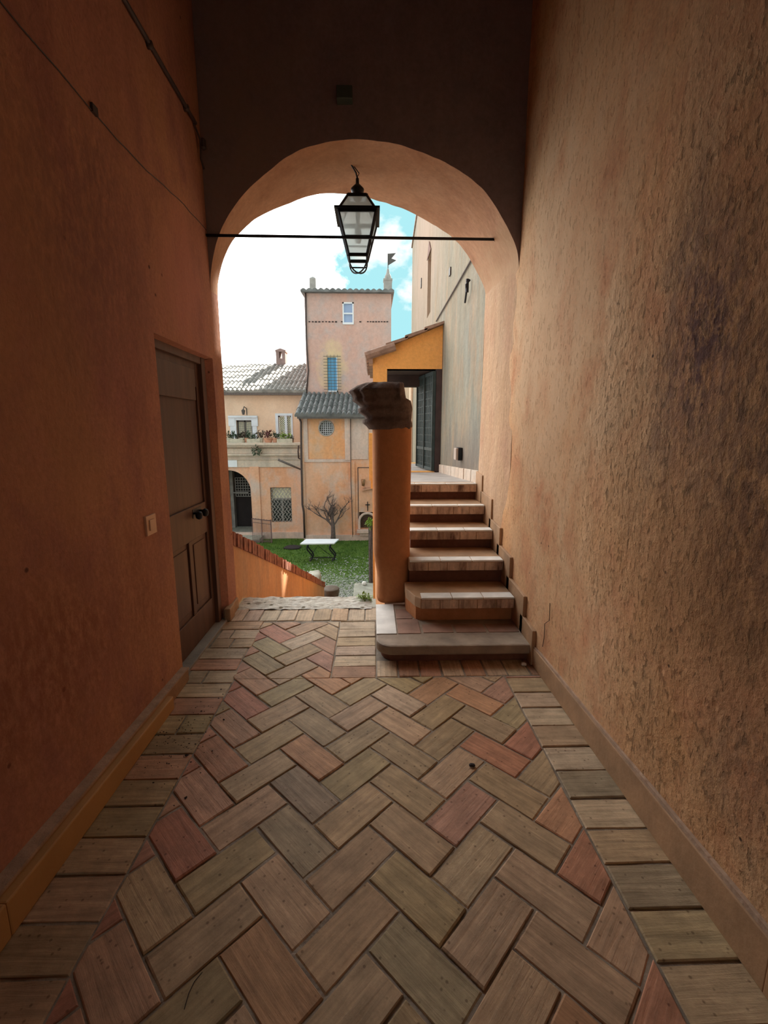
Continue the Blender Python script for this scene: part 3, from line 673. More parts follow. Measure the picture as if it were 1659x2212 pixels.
# ------------------------------------------------------------------ staircase
stc = thing('stone_staircase', 'six worn stone steps rising beside the right wall behind the column', 'staircase', (.7, 3.3, 0))
XR = 1.07
XL = [.015, .315, .30, .335, .32, .12]
for k in range(6):
    z1 = NZ[k]; yn = NY[k]; y2 = NY[k+1]+.05 if k < 5 else 4.9
    zlow = z1-.085
    st = thing('step', '', '', (.7, yn, 0)); del st['label']; del st['category']; st.parent = stc; st.matrix_parent_inverse = Matrix.Translation(-stc.location)
    if k == 0:
        P = [(1.085, 2.86)]
        for t in range(9):
            a = math.pi/2*t/8; P.append((.135-.12*math.sin(a)+0.0, 2.98-.12*math.cos(a)-.0))
        P += [(.015, 3.62), (.36, 3.62), (.36, 3.3), (1.085, 3.3)]
        # rounded nosing slab
        q = MB(); q.prism([(x, y, z1-.07) for x, y in P], (0, 0, .07)); q.build('tread', M['step_stone'], st, bevel=.014)
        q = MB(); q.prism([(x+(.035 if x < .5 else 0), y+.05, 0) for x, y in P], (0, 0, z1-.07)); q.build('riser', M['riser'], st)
        q = MB(); q.box(.018, .165, 3.045, 3.60, z1, z1+.006); q.build('white_slab', M['marble_step'], st, bevel=.003)
        q = MB()
        for a_, b_, c_, d_ in ((.175, .34, 3.05, 3.30), (.175, .30, 3.31, 3.50), (.36, .58, 3.06, 3.20), (.60, .82, 3.06, 3.20), (.84, 1.06, 3.06, 3.20)): q.box(a_, b_, c_, d_, z1, z1+.004)
        q.build('tread_bricks', flat('tread_brick_brown', (.30, .17, .12), .8, 0, .25, 8, .4, 30), st, bevel=.002)
        continue
    xl = XL[k]
    q = MB()
    if k == 1: Pl = [(XR, yn+.06), (xl+.05, yn+.06), (xl+.01, yn+.07), (.262, yn+.24), (.262, 3.62), (XR, 3.62)]
    elif k == 5: Pl = [(XR, yn+.06), (xl, yn+.06), (xl, 4.8), (XR, 4.8)]
    else: Pl = [(XR, yn+.06), (xl, yn+.06), (xl, y2), (XR, y2)]
    zbt = 0 if k < 5 else -3.4
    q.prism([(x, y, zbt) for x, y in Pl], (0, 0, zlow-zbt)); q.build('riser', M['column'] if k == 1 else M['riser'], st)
    q = MB()
    if k == 1: Ps = [(XR, yn), (xl+.04, yn), (xl+.0, yn+.05), (.257, yn+.22), (.257, 3.61), (XR, 3.61)]
    else: Ps = [(p[0]-(.012 if p[0] < .9 else 0), p[1]-(.06 if j < 2 else 0)) for j, p in enumerate(Pl)]
    q.prism([(x, y, zlow) for x, y in Ps], (0, 0, z1-zlow)); q.build('tread', M['skirting'], st, bevel=.006)
    # pale worn edging along the nosing, in separate blocks
    q = MB(); x_ = Ps[1][0]+.004; n_ = 3
    for j in range(n_):
        xa = x_+(XR-x_)*j/n_+.002; xb = x_+(XR-x_)*(j+1)/n_-.002; q.box(xa, xb, yn-.004, yn+(.11 if k < 4 else .07), z1-.012, z1+.004)
    q.build('nosing', M['marble_step'], st, bevel=.005)
    q = MB()
    for j in range(5):
        xa = x_+(XR-x_)*j/5+.003; xb = x_+(XR-x_)*(j+1)/5-.003; q.box(xa, xb, yn-.006, yn+.01, zlow+.002, z1-.014)
    q.build('face_bricks', M['face'] if 'face' in M else M.setdefault('face', plaster('step_face_stained', (.70, .47, .34), (.74, .55, .42), (.13, .06, .045), 3.2, .25, .4, .5, .008, 30, sscale=4)), st, bevel=.003)
# landing behind the top step: paved, falling gently to the porch
def wedge(x00, x01, dz0, dz1):
    q = MB()
    q.v += [(x00, 4.72, dz0 if dz0 < -1 else 1.03+dz0), (1.125, 4.72, dz0 if dz0 < -1 else 1.03+dz0), (1.125, 7.50, dz0 if dz0 < -1 else .875+dz0), (x01, 7.50, dz0 if dz0 < -1 else .875+dz0),
            (x00, 4.72, 1.03+dz1), (1.125, 4.72, 1.03+dz1), (1.125, 7.50, .875+dz1), (x01, 7.50, .875+dz1)]
    q.f += [(0,3,2,1),(4,5,6,7),(0,1,5,4),(1,2,6,5),(2,3,7,6),(3,0,4,7)]
    return q
lb = wedge(.12, .02, -3.4, -.06)
q = wedge(.10, .0, -.06, 0)
lnd = q.build('landing', M['landing']); struct(lnd, 'grey paved landing between the top step and the yellow porch', 'landing'); lb.build('landing_wall', M['parapet'], lnd)

# ------------------------------------------------------------------ column
cl = thing('column', 'orange plastered column with broken brown stone capital beside the stairs', 'column', (.15, 3.79, .14))
q = MB(); n = 40; rings = []
for j in range(41):
    z = .14+1.50*j/40
    for i in range(n):
        a = 2*math.pi*i/n; c_, s_ = math.cos(a), math.sin(a)
        e = 2/3.4; px = abs(c_)**e*(1 if c_ > 0 else -1); py_ = abs(s_)**e*(1 if s_ > 0 else -1)
        hw = .161-.004*math.sin(z*2)+.004*mn.noise(Vector((c_*2, s_*2, z*2)))
        xo = .004
        if z < .55 and c_ < 0: hw -= .034*(1-max(0, z-.35)/.2 if z > .35 else 1)*min(1, -c_*2)
        q.v.append((.150+xo+px*hw, 3.79+py_*.165, z))
for j in range(40):
    for i in range(n):
        a = j*n+i; b = j*n+(i+1) % n; q.f.append((a, b, b+n, a+n))
q.f.append(tuple(range(n))[::-1]); q.f.append(tuple(40*n+i for i in range(n)))
q.build('shaft', M['column'], cl, smooth=True, fix=False)
# capital: mouldings step outwards on the left, broken off straight on the right
q = MB(); prf = [(1.590, -.030, .310), (1.615, -.052, .318), (1.640, -.085, .318), (1.665, -.090, .312), (1.675, -.060, .314), (1.700, -.078, .316), (1.725, -.118, .318), (1.750, -.122, .318), (1.765, -.100, .316), (1.790, -.125, .310), (1.815, -.155, .300), (1.835, -.150, .262), (1.860, -.160, .256), (1.885, -.185, .252), (1.905, -.165, .250), (1.935, -.110, .248), (1.952, -.060, .246)]
n = 48
for (z, xa, xb) in prf:
    for i in range(n):
        a = 2*math.pi*i/n; c_, s_ = math.cos(a), math.sin(a); e = 2/3.4
        px = abs(c_)**e*(1 if c_ > 0 else -1); py_ = abs(s_)**e*(1 if s_ > 0 else -1)
        cx = (.154+ (xb if c_ > 0 else xb)*0)
        hx = (xb-.154) if c_ > 0 else (.154-xa)
        hy = .165 + max(0, (.154-xa)-.17)*.55
        fl_ = .014*math.sin(a*14)*(1 if z > 1.80 else .15)*(1 if c_ < .3 else .2)
        w = .006*mn.noise(Vector((c_*4+9, s_*4, z*16)))
        q.v.append((.154+px*(hx+fl_+w), 3.80+py_*(hy+fl_+w), z))
for j in range(len(prf)-1):
    for i in range(n):
        a = j*n+i; b = j*n+(i+1) % n; q.f.append((a, b, b+n, a+n))
q.f.append(tuple(range(n))[::-1]); q.f.append(tuple((len(prf)-1)*n+i for i in range(n)))
q.build('capital', M['capital'], cl, smooth=True, fix=False)

# ------------------------------------------------------------------ threshold stone
q = MB(); nx, ny = 120, 22
for j in range(ny+1):
    for i in range(nx+1):
        x = -1.24+1.22*i/nx; y = 3.84+.30*j/ny
        if j == 0: y += .015*mn.noise(Vector((x*6, 0, 0)))+.03*max(0, x+.15)
        if j == ny: y += .012*mn.noise(Vector((x*8, 5, 0)))
        z = .004+.010*mn.noise(Vector((x*5, y*9, 0)))+.010*mn.noise(Vector((x*17, y*26, 2)))-.022*max(0, mn.noise(Vector((x*9, y*22, 7)))-.25)
        q.v.append((x, y, z))
for j in range(ny):
    for i in range(nx):
        a = j*(nx+1)+i; q.f.append((a, a+1, a+nx+2, a+nx+1))
k0 = len(q.v)
for i in range(nx+1):
    a = ny*(nx+1)+i; v_ = q.v[a]; q.v.append((v_[0], v_[1], -.2))
for i in range(nx): a = ny*(nx+1)+i; q.f.append((a, a+1, k0+i+1, k0+i))
tag(q.build('threshold_stone', M['travertine'], fix=False), 'cracked pale travertine threshold at the far edge of the brick floor', 'threshold')

# ------------------------------------------------------------------ stair down to the courtyard, parapet
G = -3.4
q = MB()
ns = 20
for k in range(ns):
    z1 = -.17*(k+1); y0 = 4.12+.36*k; q.box(-1.25, .02, y0, y0+.40, G-.05, z1)
struct(q.build('garden_steps', M['slab']), 'stone flight going down to the courtyard', 'steps')
par = thing('parapet', 'orange plastered sloping parapet with brick coping going down to the lawn', 'parapet', (-1.3, 7.5, G))
def ptop(y): return .545-(y-4.008)*(2.868/6.832)
q = MB(); y0, y1 = 3.90, 10.86
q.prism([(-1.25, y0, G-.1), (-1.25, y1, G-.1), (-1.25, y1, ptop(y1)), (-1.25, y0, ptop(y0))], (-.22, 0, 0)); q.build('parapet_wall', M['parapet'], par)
q = MB(); y = 3.92
while y < 10.84:
    w = rnd.uniform(.055, .07); o_ = rnd.uniform(-.012, .012); h = .125+rnd.uniform(-.012, .012)
    a = (-1.235+o_, y, ptop(y)-.005); sl_ = Vector((0, w-.008, -(w-.008)*.42)); a = Vector(a)
    q.prism([a, a+sl_, a+sl_+Vector((0, .02, h)), a+Vector((0, .02, h))], (-.25, 0, 0)); y += w+.004
q.build('brick_coping', M['brick_cope'], par)
sb = MB(); c = at(683, 1252, x=-1.30)
sb.box(-1.50, -1.245, 9.7, 10.75, -1.9, -1.72)
def rock(name, mat, cen, rad, label, cat, seed=0, n=14, group=None):
    q = MB()
    for i in range(n+1):
        th = math.pi*i/n
        for j in range(n*2):
            ph = math.pi*j/n; d = Vector((math.sin(th)*math.cos(ph), math.sin(th)*math.sin(ph), math.cos(th)))
            e = [abs(t)**.7*(1 if t > 0 else -1) for t in d]; r_ = 1+.25*mn.noise(d*1.7+Vector((seed, 0, 0)))
            q.v.append((cen[0]+e[0]*rad[0]*r_, cen[1]+e[1]*rad[1]*r_, cen[2]+e[2]*rad[2]*r_))
    for i in range(n):
        for j in range(n*2):
            a = i*n*2+j; b = i*n*2+(j+1) % (n*2); q.f.append((a, b, b+n*2, a+n*2))
    return tag(q.build(name, mat, smooth=True), label, cat, group)
rock('coping_stone', M['slab'], (-1.42, 10.2, ptop(10.2)+.17), (.17, .45, .10), 'grey irregular stone block lying on the low end of the brick coping', 'stone', 3)
pp = thing('flower_pot', 'dark round flower pot standing at the foot of the sloping parapet', 'flower pot', (-1.12, 11.2, G))
q = MB(); q.lathe(-1.12, 11.2, [(.14, -2.95), (.20, -2.7), (.23, -2.5), (.21, -2.48)], 16); q.build('pot', M['leaf_brown'], pp, smooth=True)
q = MB(); q.box(-1.30, -.95, 11.05, 11.4, G, -2.95); q.build('pedestal', M['slab'], pp)

# ------------------------------------------------------------------ courtyard ground and grass
q = MB(); nx, ny = 60, 60
for j in range(ny+1):
    for i in range(nx+1):
        x = -14+22*i/nx; y = 3.9+20*j/ny; q.v.append((x, y, G+.03*mn.noise(Vector((x*.8, y*.8, 0)))))
for j in range(ny):
    for i in range(nx):
        a = j*(nx+1)+i; q.f.append((a, a+1, a+nx+2, a+nx+1))
struct(q.build('ground', M['lawn'], fix=False))
q = MB(); q.box(-60, 60, -60, -3.8, -.3, -.02); struct(q.build('ground_rear', M['slab']))
q = MB(); q.box(-60, 60, 24, 90, G-.4, G-.1); struct(q.build('ground_far', M['slab']))
q = MB()
for k in range(26000):
    x = rnd.uniform(-8, .6); y = 10.5+9.6*rnd.random()**.7
    dens = min(1, max(.10, (y-12.0)/5)); 
    if rnd.random() > dens or mn.noise(Vector((x*2.2, y*2.2, 0))) < -.25-(dens-.5)*.5: continue
    h = rnd.uniform(.03, .075); a = rnd.uniform(0, 6.28); w = .012; dx, dy = math.cos(a)*w, math.sin(a)*w; z = G+.02*mn.noise(Vector((x*.8, y*.8, 0)))
    lx, ly = rnd.uniform(-.03, .03), rnd.uniform(-.03, .03)
    q.quad((x-dx, y-dy, z), (x+dx, y+dy, z), (x+lx, y+ly, z+h))
tag(q.build('grass', M['grass'], fix=False), 'short green grass covering the courtyard lawn in front of the facades', 'grass', kind='stuff')
q = MB()
for k in range(5200):
    x = rnd.uniform(-2.6, .3); y = rnd.uniform(11.0, 17.5)
    if rnd.random() > (17.9-y)/7: continue
    r_ = rnd.uniform(.012, .035); z = G+.02*mn.noise(Vector((x*.8, y*.8, 0)))+r_*.4; i = len(q.v)
    for d in ((1,0,0),(0,1,0),(-1,0,0),(0,-1,0),(0,0,.7),(0,0,-.7)): q.v.append((x+d[0]*r_*rnd.uniform(.7, 1.2), y+d[1]*r_*rnd.uniform(.7, 1.2), z+d[2]*r_))
    for t in ((0,1,4),(1,2,4),(2,3,4),(3,0,4),(1,0,5),(2,1,5),(3,2,5),(0,3,5)): q.f.append(tuple(i+w for w in t))
tag(q.build('gravel', M['gravel'], fix=False), 'pale gravel scattered through the grass at the bottom of the garden stairs', 'gravel', kind='stuff')

# slab, post, white stone
q = MB(); a, b = at(760, 1290, z=G), at(812, 1262, z=G)
q.box(-.62, .55, 11.6, 13.9, G-.05, G+.10); tag(q.build('stone_slab', M['slab'], bevel=.02), 'flat grey stone slab in front of the weathered gate post', 'stone slab')
gp = thing('gate_post', 'tall weathered grey wooden post standing beyond the column', 'post', (-.02, 14.1, G))
q = MB(); q.box(-.16, .16, 14.0, 14.25, G, -1.42); q.build('post', M['wood_grey'], gp, bevel=.01)
q = MB(); q.box(-.165, -.10, 13.97, 14.0, G+.05, -1.45); q.box(.02, .08, 13.97, 14.0, G+.05, -1.45); q.build('batten', M['wood_grey'], gp)
rock('pebble', M['marble_step'], (-.30, 13.7, G+.16), (.07, .07, .06), 'small white rounded stone beside the foot of the grey post', 'stone', 5, 8)

def leaves(q, cen, rad, n, size, seed=1, droop=0):
    r_ = random.Random(seed)
    for k in range(n):
        d = Vector((r_.gauss(0, 1), r_.gauss(0, 1), r_.gauss(0, 1))).normalized()*(r_.random()**.4)
        p = Vector(cen)+Vector((d.x*rad[0], d.y*rad[1], d.z*rad[2])); a = Vector((r_.gauss(0, 1), r_.gauss(0, 1), r_.gauss(0, 1)-droop)).normalized(); b = a.cross(Vector((.3, .2, 1))).normalized()
        s = size*r_.uniform(.6, 1.3); q.quad(p, p+a*s*.5+b*s*.22, p+a*s, p+a*s*.5-b*s*.22)
cp = thing('climbing_plant', 'green leafy plant tuft growing over the top of the grey wooden post', 'plant', (-.08, 14.0, -1.42))
q = MB(); leaves(q, (-.12, 14.0, -1.36), (.13, .12, .16), 220, .09, 5); q.build('foliage', M['leaf_bright'], cp, fix=False)
q = MB(); q.tube([(-.1, 13.96, G+.1), (-.12, 13.95, -2.4), (-.08, 13.95, -1.4)], .012, 5); q.build('stem', M['bark'], cp)

# ------------------------------------------------------------------ roofs
def tiles(name, mat, parent, p0, eave, upv, ncol, nrow, amp=.06, th=.06):
    """barrel tile roof: p0 eave corner, eave vector, slope vector"""
    p0, eave, upv = Vector(p0), Vector(eave), Vector(upv); nrm = eave.cross(upv).normalized()
    if nrm.z < 0: nrm = -nrm
    q = MB(); S = 8; nu = ncol*S
    for r_ in range(nrow):
        for e_ in (0, 1):
            for k in range(nu+1):
                ph = (k % S)/S; c = k//S
                prof_ = abs(math.sin(math.pi*((k/S) % 1.0)))**1.1
                j = .012*math.sin(c*12.9898+r_*4.1)
                h = prof_*amp + (th*.16 if e_ == 0 else 0) + j
                q.v.append(tuple(p0+eave*(k/nu)+upv*((r_+e_)/nrow)+nrm*h))
        base = r_*2*(nu+1)
        for k in range(nu): q.f.append((base+k, base+k+1, base+nu+2+k, base+nu+1+k))
        if r_ < nrow-1:
            for k in range(nu): q.f.append((base+nu+1+k, base+nu+2+k, base+2*(nu+1)+k+1, base+2*(nu+1)+k))
    # underside board and eave lip
    i = len(q.v); o_ = -nrm*th
    q.v += [tuple(p0+o_), tuple(p0+eave+o_), tuple(p0+eave+upv+o_), tuple(p0+upv+o_)]; q.f.append((i+3, i+2, i+1, i))
    for k in range(nu):
        a = p0+eave*(k/nu)+o_; b = p0+eave*((k+1)/nu)+o_; q.quad(q.v[k], q.v[k+1], b, a)
    for s in (0, 1):
        pts = []
        for r_ in range(nrow):
            for e_ in (0, 1): pts.append(q.v[(r_*2+e_)*(nu+1)+(nu if s else 0)])
        a = p0+(eave if s else Vector())+o_; b = a+upv; q.quad(a, *pts, b)
    return q.build(name, mat, parent, fix=False)

# ------------------------------------------------------------------ far buildings
def R(u0, v0, u1, v1, Y):
    """rectangle seen at plane Y -> x0,x1,z0,z1"""
    a = at((u0), (v0+v1)/2, y=Y); b = at(u1, (v0+v1)/2, y=Y); c = at((u0+u1)/2, v0, y=Y); d = at((u0+u1)/2, v1, y=Y)
    return a.x, b.x, d.z, c.z
def rbox(mb, u0, v0, u1, v1, Y, dep):
    x0, x1, z0, z1 = R(u0, v0, u1, v1, Y); mb.box(x0, x1, Y, Y+dep, z0, z1); return x0, x1, z0, z1
def lattice(mb, x0, x1, z0, z1, y, nx, nz, t=.02):
    for k in range(nx+1): x = x0+(x1-x0)*k/nx; mb.box(x-t/2, x+t/2, y-t/2, y+t/2, z0, z1)
    for k in range(nz+1): z = z0+(z1-z0)*k/nz; mb.box(x0, x1, y-t/2, y+t/2, z-t/2, z+t/2)

YU, YL, YCH, YT = 22.3, 20.4, 19.95, 22.0
# ---- west wing
ww = thing('west_wing', 'long peach and orange villa wing with terrace and sunlit pale tiled roof', 'building', (-7, YL, G))
XWL, XWR = -15.0, at(652, 1000, y=YL).x
w1 = R(512, 908, 546, 965, YU); w2 = R(602, 898, 630, 965, YU)
ez = at(565, 846, y=YU).z
q = MB(); holes_wall(q, XWL, -3.1, G, ez, lambda a, b, c, d: q.box(a, b, YU, YU+.4, c, d), [(w1[0], w1[1], w1[2], w1[3]), (w2[0], w2[1], w2[2], w2[3])])
q.build('upper_wall', M['facade_up'], ww)
# lower storey with arched doorway
ax0, ax1 = at(450, 1080, y=YL).x, at(543, 1080, y=YL).x; acx = (ax0+ax1)/2; ar = (ax1-ax0)/2; asz = at(515, 1062, y=YL).z
gx0, gx1, gz0, gz1 = R(585, 1053, 630, 1128, YL)
tz = at(565, 966, y=YL).z
q = MB()
holes_wall(q, XWL, XWR, G, tz, lambda a, b, c, d: q.box(a, b, YL, YL+.35, c, d), [(ax0, ax1, G, asz+ar+.02), (gx0, gx1, gz0, gz1)])
n = 14      # spandrels of the arch
for s in (-1, 1):
    poly = [(acx+s*ar, asz)]+[(acx+s*ar*math.cos(math.pi/2*k/n), asz+ar*math.sin(math.pi/2*k/n)) for k in range(1, n+1)]+[(acx, asz+ar+.02), (acx+s*ar, asz+ar+.02)]
    for k in range(len(poly)-3):
        a, b = poly[k], poly[k+1]; q.prism([(a[0], YL, a[1]), (b[0], YL, b[1]), (b[0], YL, asz+ar+.02), (a[0], YL, asz+ar+.02)], (0, .35, 0))
q.build('lower_wall', M['facade_low'], ww)
q = MB(); q.box(XWL, XWR, YL, YU+.1, tz-.1, tz); q.build('terrace_floor', M['cornice'], ww)
# porch interior behind arch
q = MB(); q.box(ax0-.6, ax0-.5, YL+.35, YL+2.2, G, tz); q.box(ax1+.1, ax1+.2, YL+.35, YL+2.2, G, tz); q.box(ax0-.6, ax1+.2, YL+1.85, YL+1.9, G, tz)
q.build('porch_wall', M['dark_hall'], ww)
fx0, fx1, fz0, fz1 = R(509, 1062, 541, 1140, YL+1.7)
q = MB(); q.box(fx0-.15, fx0, YL+1.5, YL+1.84, G, tz-.4); q.box(fx0, fx1, YL+1.5, YL+1.84, fz1-.05, fz1); q.build('porch_door_frame', M['spire'], ww)
q = MB(); lattice(q, *R(509, 1032, 541, 1072, YL+1.6), YL+1.6, 6, 7, .03); q.build('fanlight_grille', M['spire'], ww)
q = MB(); q.box(ax0-.4, ax1+.5, YL-.9, YL+1.8, G, G+.18); q.build('porch_step', M['slab'], ww)
# mouldings
q = MB()
for v0, v1, pr in ((956, 962, .34), (962, 966, .26), (968, 980, .12), (980, 984, .20), (990, 993, .10)):
    z0, z1 = at(570, v1, y=YL).z, at(570, v0, y=YL).z; q.box(XWL, XWR+.05, YL-pr, YL+.02 if v0 > 960 else YL+.4, z0, z1)
q.build('cornice', M['cornice'], ww, bevel=.02)
z0, z1 = at(570, 1009, y=YL).z, at(570, 966, y=YL).z
q = MB(); q.box(XWL, XWR, YL-.05, YL+.01, z0, z1); q.build('frieze', M['cornice'], ww)
q = MB(); q.box(*[at(544, 1080, y=YL).x, at(563, 1080, y=YL).x], YL-.07, YL+.01, G, z0+.02); q.box(at(641, 1080, y=YL).x, XWR, YL-.07, YL+.01, G, z0+.02)
q.build('pilaster', M['facade_low'], ww)
q = MB(); q.box(XWL, XWR, YL-.09, YL+.01, G, G+.30); q.build('plinth', M['pilaster'], ww)
q = MB(); rbox(q, 480, 994, 512, 1009, YL-.07, .05); q.build('plaque', M['white_paint'], ww)
# windows of the wing
def window(name, parent, rect, Y, fr, nx, nz, pane, bar, t=.02, framew=.07, mull=True, framemat='stone_frame', lat=None):
    x0, x1, z0, z1 = rect
    q = MB(); q.box(x0, x1, Y+.16, Y+.18, z0, z1); wn = q.build(name, M[pane], parent)
    q = MB()
    q.box(x0, x0+framew, Y+.10, Y+.16, z0, z1); q.box(x1-framew, x1, Y+.10, Y+.16, z0, z1); q.box(x0, x1, Y+.10, Y+.16, z1-framew, z1); q.box(x0, x1, Y+.10, Y+.16, z0, z0+framew)
    if mull: c = (x0+x1)/2; q.box(c-framew/2, c+framew/2, Y+.10, Y+.16, z0, z1)
    put(q.build('window_frame', M[fr]), wn) if False else None
    f = q.build('window_frame', M[fr]); f.parent = wn
    q = MB(); lattice(q, x0+framew, x1-framew, z0+framew, z1-framew, Y+.12, nx, nz, t); l = q.build('glazing_bars', M[bar]); l.parent = wn
    return wn
def fixsub(): pass
wn = window('terrace_window', ww, w1, YU, 'iron_grey', 8, 11, 'pane_cream', 'spire', .018, .07)
q = MB(); ox0, ox1, oz0, oz1 = R(498, 898, 556, 965, YU); hh = w1[3]
q.box(ox0, w1[0], YU-.06, YU+.05, oz0, oz1); q.box(w1[1], ox1, YU-.06, YU+.05, oz0, oz1); q.box(w1[0], w1[1], YU-.06, YU+.05, w1[3], oz1)
q.box(ox0-.05, ox1+.05, YU-.14, YU, oz1-.10, oz1); q.box(ox0-.06, ox0+.25, YU-.08, YU, oz1-.5, oz1); q.box(ox1-.25, ox1+.06, YU-.08, YU, oz1-.5, oz1)
f = q.build('stone_surround', M['stone_frame'], bevel=.02); f.parent = wn
wn = window('grilled_window', ww, w2, YU, 'stone_frame', 6, 13, 'pane_dark', 'pane_cream', .045, .06, mull=False)
q = MB(); a = R(596, 893, 633, 965, YU); q.box(a[0], w2[0], YU-.03, YU+.05, a[2], a[3]); q.box(w2[1], a[1], YU-.03, YU+.05, a[2], a[3]); q.box(w2[0], w2[1], YU-.03, YU+.05, w2[3], a[3]); c = (w2[0]+w2[1])/2+.05; q.box(c-.06, c+.06, YU-.0, YU+.12, w2[2], w2[3])
f = q.build('stone_surround', M['stone_frame']); f.parent = wn
# ground floor window with diamond grille
q = MB(); q.box(gx0, gx1, YL+.25, YL+.27, gz0, gz1); wn = q.build('ground_window', M['pane_dark'], ww)
q = MB(); cz = gz0+(gz1-gz0)*.66; cxx = (gx0+gx1)/2
q.box(gx0+.05, gx1-.05, YL+.22, YL+.25, cz, gz1-.05); f = q.build('sky_reflection_top', M['pane_cream']); f.parent = wn  # upper glass, its sky reflection put into a cream colour
q = MB(); q.box(cxx-.03, cxx+.05, YL+.20, YL+.25, gz0, cz); q.box(gx0, gx0+.05, YL+.18, YL+.25, gz0, gz1); q.box(gx1-.05, gx1, YL+.18, YL+.25, gz0, gz1); q.box(gx0, gx1, YL+.18, YL+.25, cz-.04, cz+.03)
f = q.build('window_frame', M['spire']); f.parent = wn
q = MB(); Wd = gx1-gx0; Hd = gz1-gz0; step = Wd/6
for s in (-1, 1):
    k = -20
    while k < 26:
        # lines z = gz0 + s*1.6*(x-xk)
        pts = []
        for t in range(0, 61):
            x = gx0+Wd*t/60; z = gz0+s*1.5*(x-(gx0+k*step))
            z += .03*math.sin((x-gx0)/step*2*math.pi)
            if gz0 <= z <= gz1: pts.append((x, YL+.04, z))
        if len(pts) > 2: q.tube(pts[::3]+[pts[-1]] if len(pts) > 6 else pts, .013, 4)
        k += 1
f = q.build('diamond_grille', M['spire']); f.parent = wn
# roof of the wing
re = at(565, 845, y=YU-.45); rr = at(565, 787, y=YU+4.2)
xrr = -3.12
tiles('roof', M['tile_light'], ww, (XWL, YU-.45, re.z), (xrr-XWL, 0, 0), (0, 4.65, rr.z-re.z), 58, 14, .085, .07)
q = MB(); q.box(XWL, xrr, YU+4.1, YU+6.0, G, rr.z-.2); q.build('rear_wall', M['facade_up'], ww)
q = MB(); q.box(XWL, xrr, YU-.40, YU-.02, re.z-.16, re.z-.05); q.build('eave_board', M['wood_grey'], ww)
for (u0, v0, u1, v1) in ((545, 801, 566, 806), (624, 801, 645, 806), (478, 802, 487, 806)):
    q = MB(); a, b = at(u0, v1, y=YU+2.7), at(u1, v0, y=YU+3.3); q.v += [(a.x, YU+2.7, a.z+.06), (b.x, YU+2.7, a.z+.06), (b.x+.05, YU+3.3, b.z+.10), (a.x+.05, YU+3.3, b.z+.10)]; q.f.append((0, 1, 2, 3))
    i = 4; q.v += [(p[0], p[1], p[2]-.15) for p in q.v[:4]]; q.f += [(0,4,5,1),(1,5,6,2),(2,6,7,3),(3,7,4,0)]; q.build('skylight', M['white_paint'], ww)
q = MB(); Yc_ = YU+3.9; x0, x1, z0, z1 = R(596, 752, 616, 790, Yc_); q.box(x0, x1, Yc_, Yc_+.7, z0-.6, z0+(z1-z0)*.42)
hz0, hz1 = z0+(z1-z0)*.42, z0+(z1-z0)*.80; t_ = (x1-x0)*.36
q.box(x0, x0+t_, Yc_, Yc_+.7, hz0, hz1); q.box(x1-t_, x1, Yc_, Yc_+.7, hz0, hz1); q.box(x0-.03, x1+.03, Yc_-.03, Yc_+.73, hz1, hz1+.10)
q.prism([(x0, Yc_, hz1+.1), (x1, Yc_, hz1+.1), ((x0+x1)/2, Yc_, z1)], (0, .7, 0)); q.build('chimney', M['chimney'], ww)

# ---- tower
tw = thing('square_tower', 'tall pink plastered square tower rising behind the chapel roof', 'building', (-1.1, YT, G))
tx0, tx1 = at(660, 740, y=YT).x, at(845, 700, y=YT).x; tz1 = at(750, 632, y=YT).z
win = R(740, 653, 764, 701, YT); sl_w = R(708, 772, 730, 848, YT)
q = MB(); holes_wall(q, tx0, tx1, G, tz1, lambda a, b, c, d: q.box(a, b, YT, YT+.35, c, d), [(win[0], win[1], win[2], win[3]), (sl_w[0], sl_w[1], sl_w[2], sl_w[3])])
q.box(tx0, tx0+.3, YT+.35, YT+6.8, G, tz1); q.box(tx1-.3, tx1, YT+.35, YT+6.8, G, tz1); q.box(tx0, tx1, YT+6.8, YT+7.1, G, tz1)
q.build('tower_wall', M['tower'], tw)
tiles('roof', M['tile'], tw, (tx0-.12, YT-.3, tz1+.02), (tx1-tx0+.24, 0, 0), (0, 7.5, .25), 16, 10, .07, .07)
for u in (*[668+k*7.2 for k in range(9)], 738, 778, *range(794, 842, 6)):
    q = MB(); a = at(u, 695, y=YT); s_ = rnd.uniform(.7, 1.2); q.box(a.x-.04*s_, a.x+.055, YT-.012, YT+.01, a.z-.03*s_, a.z+.025)
    q.build('putlog_hole', M['wood_beam'], tw)
q = MB(); q.box(win[0], win[1], YT+.08, YT+.1, win[2], win[3]); wn = q.build('tower_window', M['pane_blue'], tw)
q = MB(); x0, x1, z0, z1 = win; fw = .06
q.box(x0, x0+fw, YT-.02, YT+.09, z0, z1); q.box(x1-fw, x1, YT-.02, YT+.09, z0, z1); q.box(x0, x1, YT-.02, YT+.09, z1-fw, z1); q.box(x0, x1, YT-.04, YT+.09, z0, z0+fw*1.4); zc_ = (z0+z1)/2; q.box(x0, x1, YT-.01, YT+.09, zc_-.03, zc_+.03)
f = q.build('window_frame', M['white_paint']); f.parent = wn
q = MB(); q.box(sl_w[0], sl_w[1], YT+.08, YT+.1, sl_w[2], sl_w[3]); wn = q.build('blue_shutter_window', M['blue_shutter'], tw)
q = MB(); q.box(sl_w[1]-.06, sl_w[1], YT-.0, YT+.08, sl_w[2], sl_w[3]); q.box(sl_w[0], sl_w[1], YT-.0, YT+.08, sl_w[2]-.02, sl_w[2]+.10)
f = q.build('window_frame', M['white_paint']); f.parent = wn
q = MB(); zz = sl_w[2]
while zz < sl_w[3]+.12:
    q.box(sl_w[0]-.18, sl_w[1]+.16, YT-.12, YT-.10, zz-.009, zz+.009); zz += .135
